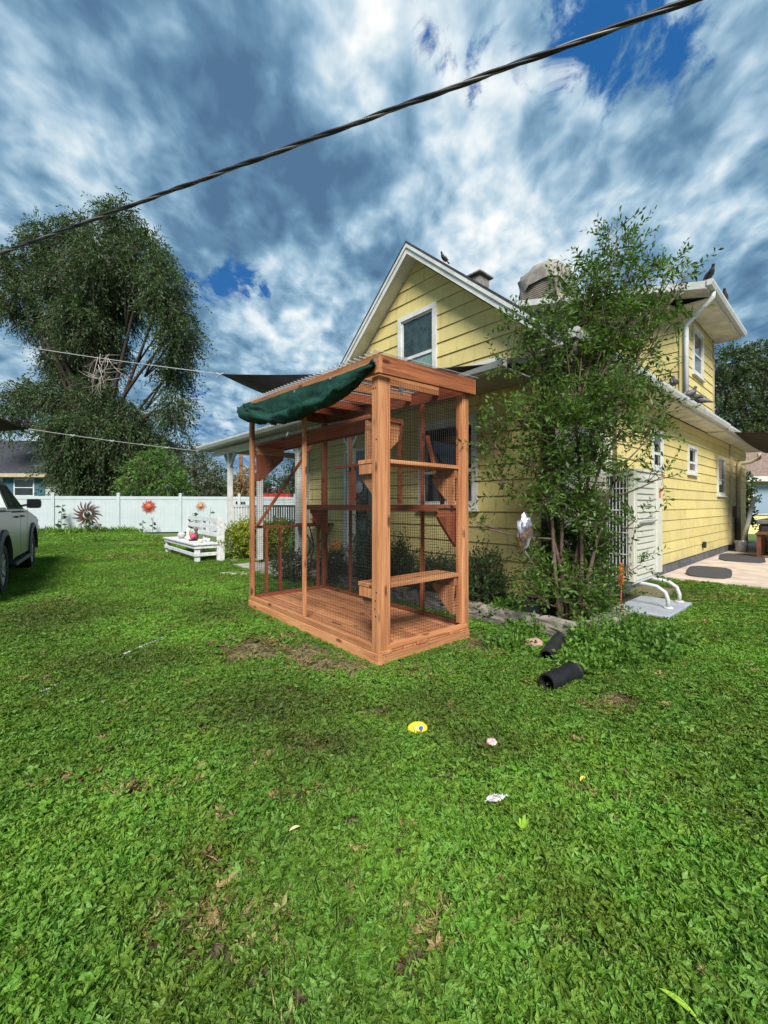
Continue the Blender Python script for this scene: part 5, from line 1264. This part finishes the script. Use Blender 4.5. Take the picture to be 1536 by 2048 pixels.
p, a, t0, t1 = clump_leaves(cl2, .24, 9, .12, .45, .2)
twig_mesh('twigs', t0, t1, .0022, TWIG, et)
leaf_mesh('foliage', p, a, .053, L_SHRUB, et, .42, jit=.9)

# sunflower plants along the fence
def stalk(label, px, ytop, ybot, n, seed, name='sunflower_plant', group='sunflower plants along the white fence', Y=None):
    rn = random.Random(seed); b = fence_pt(px, 1010, .5) if Y is None else at(px, 1010, Y); b.z = 0; h = H + (CY - ytop) / F * b.y
    t = thing(name, label, 'plant', b, 0, group); MB().tube([(0, 0, 0), (rn.uniform(-.04, .04), 0, h * .5), (rn.uniform(-.06, .06), 0, h)], [.014, .01, .005], 5).build('stem', L_DARK, t)
    ps = []; ax_ = []
    for i in range(n):
        a = rn.uniform(0, 6.28); z = h * (.25 + .75 * i / n); ps.append((0, 0, z)); ax_.append((math.cos(a), math.sin(a), -.1 + .3 * rn.random()))
    leaf_mesh('leaves', np.array(ps), np.array(ax_), .24 * (1 if h > .8 else .7), L_DARK, t, .6)
stalk('tallest sunflower plant left of the dark sun ornament', 135, 1009, 1066, 20, 1); stalk('leafy sunflower plant just right of the dark sun ornament', 190, 1030, 1066, 18, 2); stalk('short plant at the fence nearest the pickup', 92, 1050, 1068, 9, 3)
stalk('sunflower plant below the red sun ornament, right one of the pair', 313, 1034, 1066, 12, 4); stalk('sunflower plant below the red sun ornament, left one of the pair', 292, 1041, 1066, 9, 5); stalk('young plant between two fence posts right of the dark sun', 208, 1045, 1066, 10, 6)
stalk('dark plant behind the bench back', 392, 1025, 1060, 12, 7); stalk('thin bare stalk left of the porch column', 424, 1012, 1055, 3, 8)

# weeds round the tree foot
cl = []
wp = [(1010, 1190, .45), (1060, 1175, .5), (1110, 1170, .5), (1170, 1165, .45), (985, 1215, .3), (1000, 1240, .25), (1040, 1215, .25), (975, 1180, .25), (1135, 1225, .3), (1180, 1240, .3), (1050, 1265, .14), (1170, 1290, .22), (1210, 1275, .22), (1260, 1290, .18), (1300, 1310, .14), (1230, 1320, .15), (1170, 1335, .13), (1030, 1180, .35), (1330, 1280, .10), (1200, 1210, .28), (1150, 1200, .4), (1090, 1200, .4), (960, 1215, .15), (1010, 1290, .10), (1250, 1255, .16)]
for (x, y_, h) in wp:
    g_ = gp(x, y_ + 10); cl.append(((g_.x, g_.y, h * .45), .26, .22, h * .5, 110))
p, a, _, _ = clump_leaves(cl, .09, 5, -.1, .5, .2); p[:, 2] = np.abs(p[:, 2])
tag(leaf_mesh('weeds', p, a, .045, L_WEED, None, .6), kind='stuff')

# ------------------------------------------------------------------ lawn: instanced sprigs on scattered points
def proto(kind, seed):
    np.random.seed(seed); pos, ax_, sz = [], [], []
    if kind == 'sprig':
        for s in range(5):
            c = np.random.normal(size=3) * .016; c[2] = .012 + .014 * np.random.rand()
            n = np.random.randint(5, 9)
            for i in range(n):
                a = 2 * PI * (i + np.random.rand() * .5) / n; pos.append(c); ax_.append((math.cos(a), math.sin(a), .15 + .9 * np.random.rand())); sz.append(.011 + .012 * np.random.rand())
        asp = .34
    elif kind == 'clover':
        for s in range(4):
            c = np.random.normal(size=3) * .02; c[2] = .018 + .014 * np.random.rand(); n = np.random.randint(5, 8)
            for i in range(n):
                a = 2 * PI * (i + np.random.rand() * .4) / n; pos.append(c); ax_.append((math.cos(a), math.sin(a), .05 + .6 * np.random.rand())); sz.append(.017 + .013 * np.random.rand())
        asp = .46
    elif kind == 'blades':
        for i in range(16):
            c = np.random.normal(size=3) * .014; c[2] = .004; a = np.random.rand() * 6.28; pos.append(c); ax_.append((math.cos(a) * .8, math.sin(a) * .8, .5 + np.random.rand())); sz.append(.028 + .024 * np.random.rand())
        asp = .09
    else:
        for i in range(14):
            c = np.random.normal(size=3) * .02; c[2] = .006; a = np.random.rand() * 6.28; pos.append(c); ax_.append((math.cos(a), math.sin(a), .05 + .3 * np.random.rand())); sz.append(.03 + .03 * np.random.rand())
        asp = .07
    o = leaf_mesh('lawn_' + kind, np.array(pos), np.array(ax_), np.array(sz), LM, None, asp); COL.objects.unlink(o); return o
LM = lawn_mat(); LC = bpy.data.collections.new('lawn_plants')
kinds = ['sprig'] * 3 + ['clover'] * 2 + ['blades'] * 2 + ['straw']
for i, k in enumerate(kinds):
    o = proto(k, 100 + i); o.name = 'a%02d_%s' % (i, k); LC.objects.link(o)
np.random.seed(11); pts = []; sc_ = []
for y0, y1, den, s in ((.35, 1.7, 2300, 1.2), (1.7, 2.6, 1900, 1.2), (2.6, 4, 1500, 1.15), (4, 6.5, 900, 1.35), (6.5, 10, 560, 1.3), (10, 15, 260, 1.75), (15, 24, 60, 3.2)):
    w0 = 1.12 * y1 + .7; n = int(den * 2 * w0 * (y1 - y0)); q = np.stack([np.random.uniform(-w0, w0, n), np.random.uniform(y0, y1, n)], 1); pts.append(q); sc_.append(np.full(n, s))
ring = []
for _ in range(420):
    if random.random() < .65: ring.append(CM @ Vector((-.012 - abs(random.gauss(0, .02)), random.uniform(-.02, U), 0)))
    else: ring.append(CM @ Vector((random.uniform(-.02, V), -.012 - abs(random.gauss(0, .02)), 0)))
pts.append(np.array([(q.x, q.y) for q in ring])); sc_.append(np.full(len(ring), .9))
pts = np.concatenate(pts); sc_ = np.concatenate(sc_)
def loc2(M, q):
    Mi = np.array(M.inverted()); return q @ Mi[:2, :2].T + Mi[:2, 3]
c = loc2(CM, pts); h_ = loc2(HM, pts)
keep = ~((c[:, 0] > -.0) & (c[:, 0] < V) & (c[:, 1] > -.0) & (c[:, 1] < U + .0))
keep &= ~((h_[:, 0] > -.55) & (h_[:, 1] > -.6) & (h_[:, 1] < 4.4) & (h_[:, 0] < 3.3)) & ~((h_[:, 0] > -.97) & (h_[:, 1] > 4.33) & (h_[:, 1] < 6.77) & (h_[:, 0] < 3)) & ~((h_[:, 0] > 0) & (h_[:, 1] > -.02)) & ~((h_[:, 0] > 4.12) & (h_[:, 1] > -7.5)) 
keep &= ~((h_[:, 0] > .95) & (h_[:, 0] < 1.95) & (h_[:, 1] > -.98) & (h_[:, 1] < -.3))
fl_ = (pts - np.array([F0.x, F0.y])) @ np.array([-FD.y, FD.x]); keep &= fl_ < .1
def field(lst, q):
    f = np.zeros(len(q))
    for px, py, rx, ry in lst:
        g = gp(px, py); sx = rx / F * g.y; sy = ry / F * g.y ** 2 / H
        f = np.maximum(f, np.exp(-(((q[:, 0] - g.x) / sx) ** 2 + ((q[:, 1] - g.y) / sy) ** 2)))
    return f
wob = np.sin(pts[:, 0] * 23 + np.sin(pts[:, 1] * 17)) * .12 + np.sin(pts[:, 1] * 31 + pts[:, 0] * 9) * .12
bare = field([(500, 1305, 62, 22), (655, 1337, 75, 16), (600, 1310, 60, 18), (980, 1292, 45, 12), (1240, 1412, 40, 14), (150, 1580, 26, 12), (290, 1592, 50, 12), (420, 1745, 55, 24), (470, 1690, 24, 12), (380, 1860, 40, 18), (520, 1960, 40, 22), (300, 1990, 30, 18), (210, 1455, 28, 6), (450, 1920, 60, 26), (860, 1900, 26, 20), (880, 1840, 20, 14),
              (1150, 1750, 18, 9), (330, 1545, 18, 10), (1170, 1930, 20, 14), (740, 1430, 30, 8), (1195, 1722, 14, 6), (1370, 1955, 16, 12)], pts) + wob
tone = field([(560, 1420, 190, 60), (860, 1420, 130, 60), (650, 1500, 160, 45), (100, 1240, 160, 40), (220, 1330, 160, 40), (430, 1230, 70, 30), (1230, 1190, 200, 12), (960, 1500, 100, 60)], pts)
dryf = field([(500, 1300, 80, 32), (655, 1335, 95, 24), (1230, 1412, 70, 24), (980, 1300, 60, 22), (290, 1592, 70, 18), (1300, 1195, 130, 9), (1450, 1200, 110, 10), (1230, 1185, 60, 10), (640, 1500, 70, 20), (430, 1860, 150, 80), (420, 1745, 90, 40), (150, 1580, 50, 22), (870, 1860, 60, 50), (300, 1115, 120, 6), (120, 1215, 60, 10), (330, 1085, 60, 5), (600, 1600, 50, 20), (850, 1350, 60, 16)], pts)
keep &= np.random.rand(len(pts)) > np.clip((bare - .16) * 2.0, 0, .86)
hol = np.array([MN.noise(Vector((x * 6.5, y * 6.5, 3.1))) + .5 * MN.noise(Vector((x * 15, y * 15, 7.7))) for x, y in pts])
keep &= np.random.rand(len(pts)) > np.clip((hol - .22) * 2.2, 0, .85)
# worn furrow along the buried strip
for (pa, pb) in ((gp(1093, 1385), gp(1150, 1358)), (gp(1093, 1325), gp(1120, 1288))):
    for t_ in (0, .35, .7, 1):
        q_ = pa.lerp(pb, t_); keep &= ((pts[:, 0] - q_.x) ** 2 + (pts[:, 1] - q_.y) ** 2) > .085 ** 2
g0, g1 = gp(-60, 1452), gp(600, 1165); dd = np.array([g1.x - g0.x, g1.y - g0.y]); dd /= np.linalg.norm(dd); ds = np.abs((pts - np.array([g0.x, g0.y])) @ np.array([-dd[1], dd[0]]))
keep &= (ds > .034) | (np.random.rand(len(pts)) < .25)
n1_ = np.sin(pts[:, 0] * 1.9 + 1.3 * np.sin(pts[:, 1] * 1.4)) * np.sin(pts[:, 1] * 2.3 + 1.1 * np.sin(pts[:, 0] * 1.7))
P3 = pts[keep]; S3_ = sc_[keep] * (.75 + .55 * np.random.rand(keep.sum())); 
nc = loc2(CM, P3); dx_ = np.maximum(np.maximum(-nc[:, 0], nc[:, 0] - V), 0); dy_ = np.maximum(np.maximum(-nc[:, 1], nc[:, 1] - U), 0); S3_ *= np.where(np.hypot(dx_, dy_) < .22, .62, 1)
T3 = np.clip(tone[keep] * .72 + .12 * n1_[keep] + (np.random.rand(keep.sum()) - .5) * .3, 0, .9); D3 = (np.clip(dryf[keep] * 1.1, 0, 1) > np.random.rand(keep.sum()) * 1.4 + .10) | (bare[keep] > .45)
D3 |= np.random.rand(len(P3)) < .035
flk = fl_[keep]; tall = (flk > -.6) & (np.random.rand(len(P3)) < .8); S3_ = np.where(tall, S3_ * 2.2, S3_)
var = np.random.choice(len(kinds), len(P3), p=[.19, .19, .18, .13, .13, .08, .07, .03]); var = np.where(D3 & (np.random.rand(len(P3)) < .6), 7, var); var = np.where(tall, 5 + np.random.randint(0, 2, len(P3)), var)
nP = len(P3); zz_ = np.random.rand(nP) * .008
me = bpy.data.meshes.new('lawn'); me.vertices.add(nP); me.vertices.foreach_set('co', np.column_stack([P3, zz_]).ravel().astype(np.float32))
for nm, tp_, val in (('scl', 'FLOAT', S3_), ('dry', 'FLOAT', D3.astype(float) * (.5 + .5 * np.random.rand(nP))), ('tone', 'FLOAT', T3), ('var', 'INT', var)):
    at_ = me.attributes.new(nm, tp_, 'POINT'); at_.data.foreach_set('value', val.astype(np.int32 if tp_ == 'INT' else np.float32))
rot_ = np.column_stack([np.random.normal(size=nP) * .16, np.random.normal(size=nP) * .16, np.random.rand(nP) * 6.283]); at_ = me.attributes.new('rot', 'FLOAT_VECTOR', 'POINT'); at_.data.foreach_set('vector', rot_.ravel().astype(np.float32))
me.materials.append(LM)
lawn = bpy.data.objects.new('lawn', me); COL.objects.link(lawn); tag(lawn, kind='stuff')
ng = bpy.data.node_groups.new('lawn_scatter', 'GeometryNodeTree'); ng.interface.new_socket('Geometry', in_out='INPUT', socket_type='NodeSocketGeometry'); ng.interface.new_socket('Geometry', in_out='OUTPUT', socket_type='NodeSocketGeometry')
gi = ng.nodes.new('NodeGroupInput'); go = ng.nodes.new('NodeGroupOutput'); ip = ng.nodes.new('GeometryNodeInstanceOnPoints'); ci = ng.nodes.new('GeometryNodeCollectionInfo'); ci.inputs[0].default_value = LC; ci.inputs['Separate Children'].default_value = True; ci.inputs['Reset Children'].default_value = True
def named(nm, dt):
    x = ng.nodes.new('GeometryNodeInputNamedAttribute'); x.data_type = dt; x.inputs['Name'].default_value = nm; return x.outputs['Attribute']
ng.links.new(gi.outputs[0], ip.inputs['Points']); ng.links.new(ci.outputs[0], ip.inputs['Instance']); ip.inputs['Pick Instance'].default_value = True
ng.links.new(named('var', 'INT'), ip.inputs['Instance Index'])
e2r = ng.nodes.new('FunctionNodeEulerToRotation'); ng.links.new(named('rot', 'FLOAT_VECTOR'), e2r.inputs[0]); ng.links.new(e2r.outputs[0], ip.inputs['Rotation'])
ng.links.new(named('scl', 'FLOAT'), ip.inputs['Scale']); ng.links.new(ip.outputs[0], go.inputs[0])
md = lawn.modifiers.new('scatter', 'NODES'); md.node_group = ng
print('lawn points', nP)
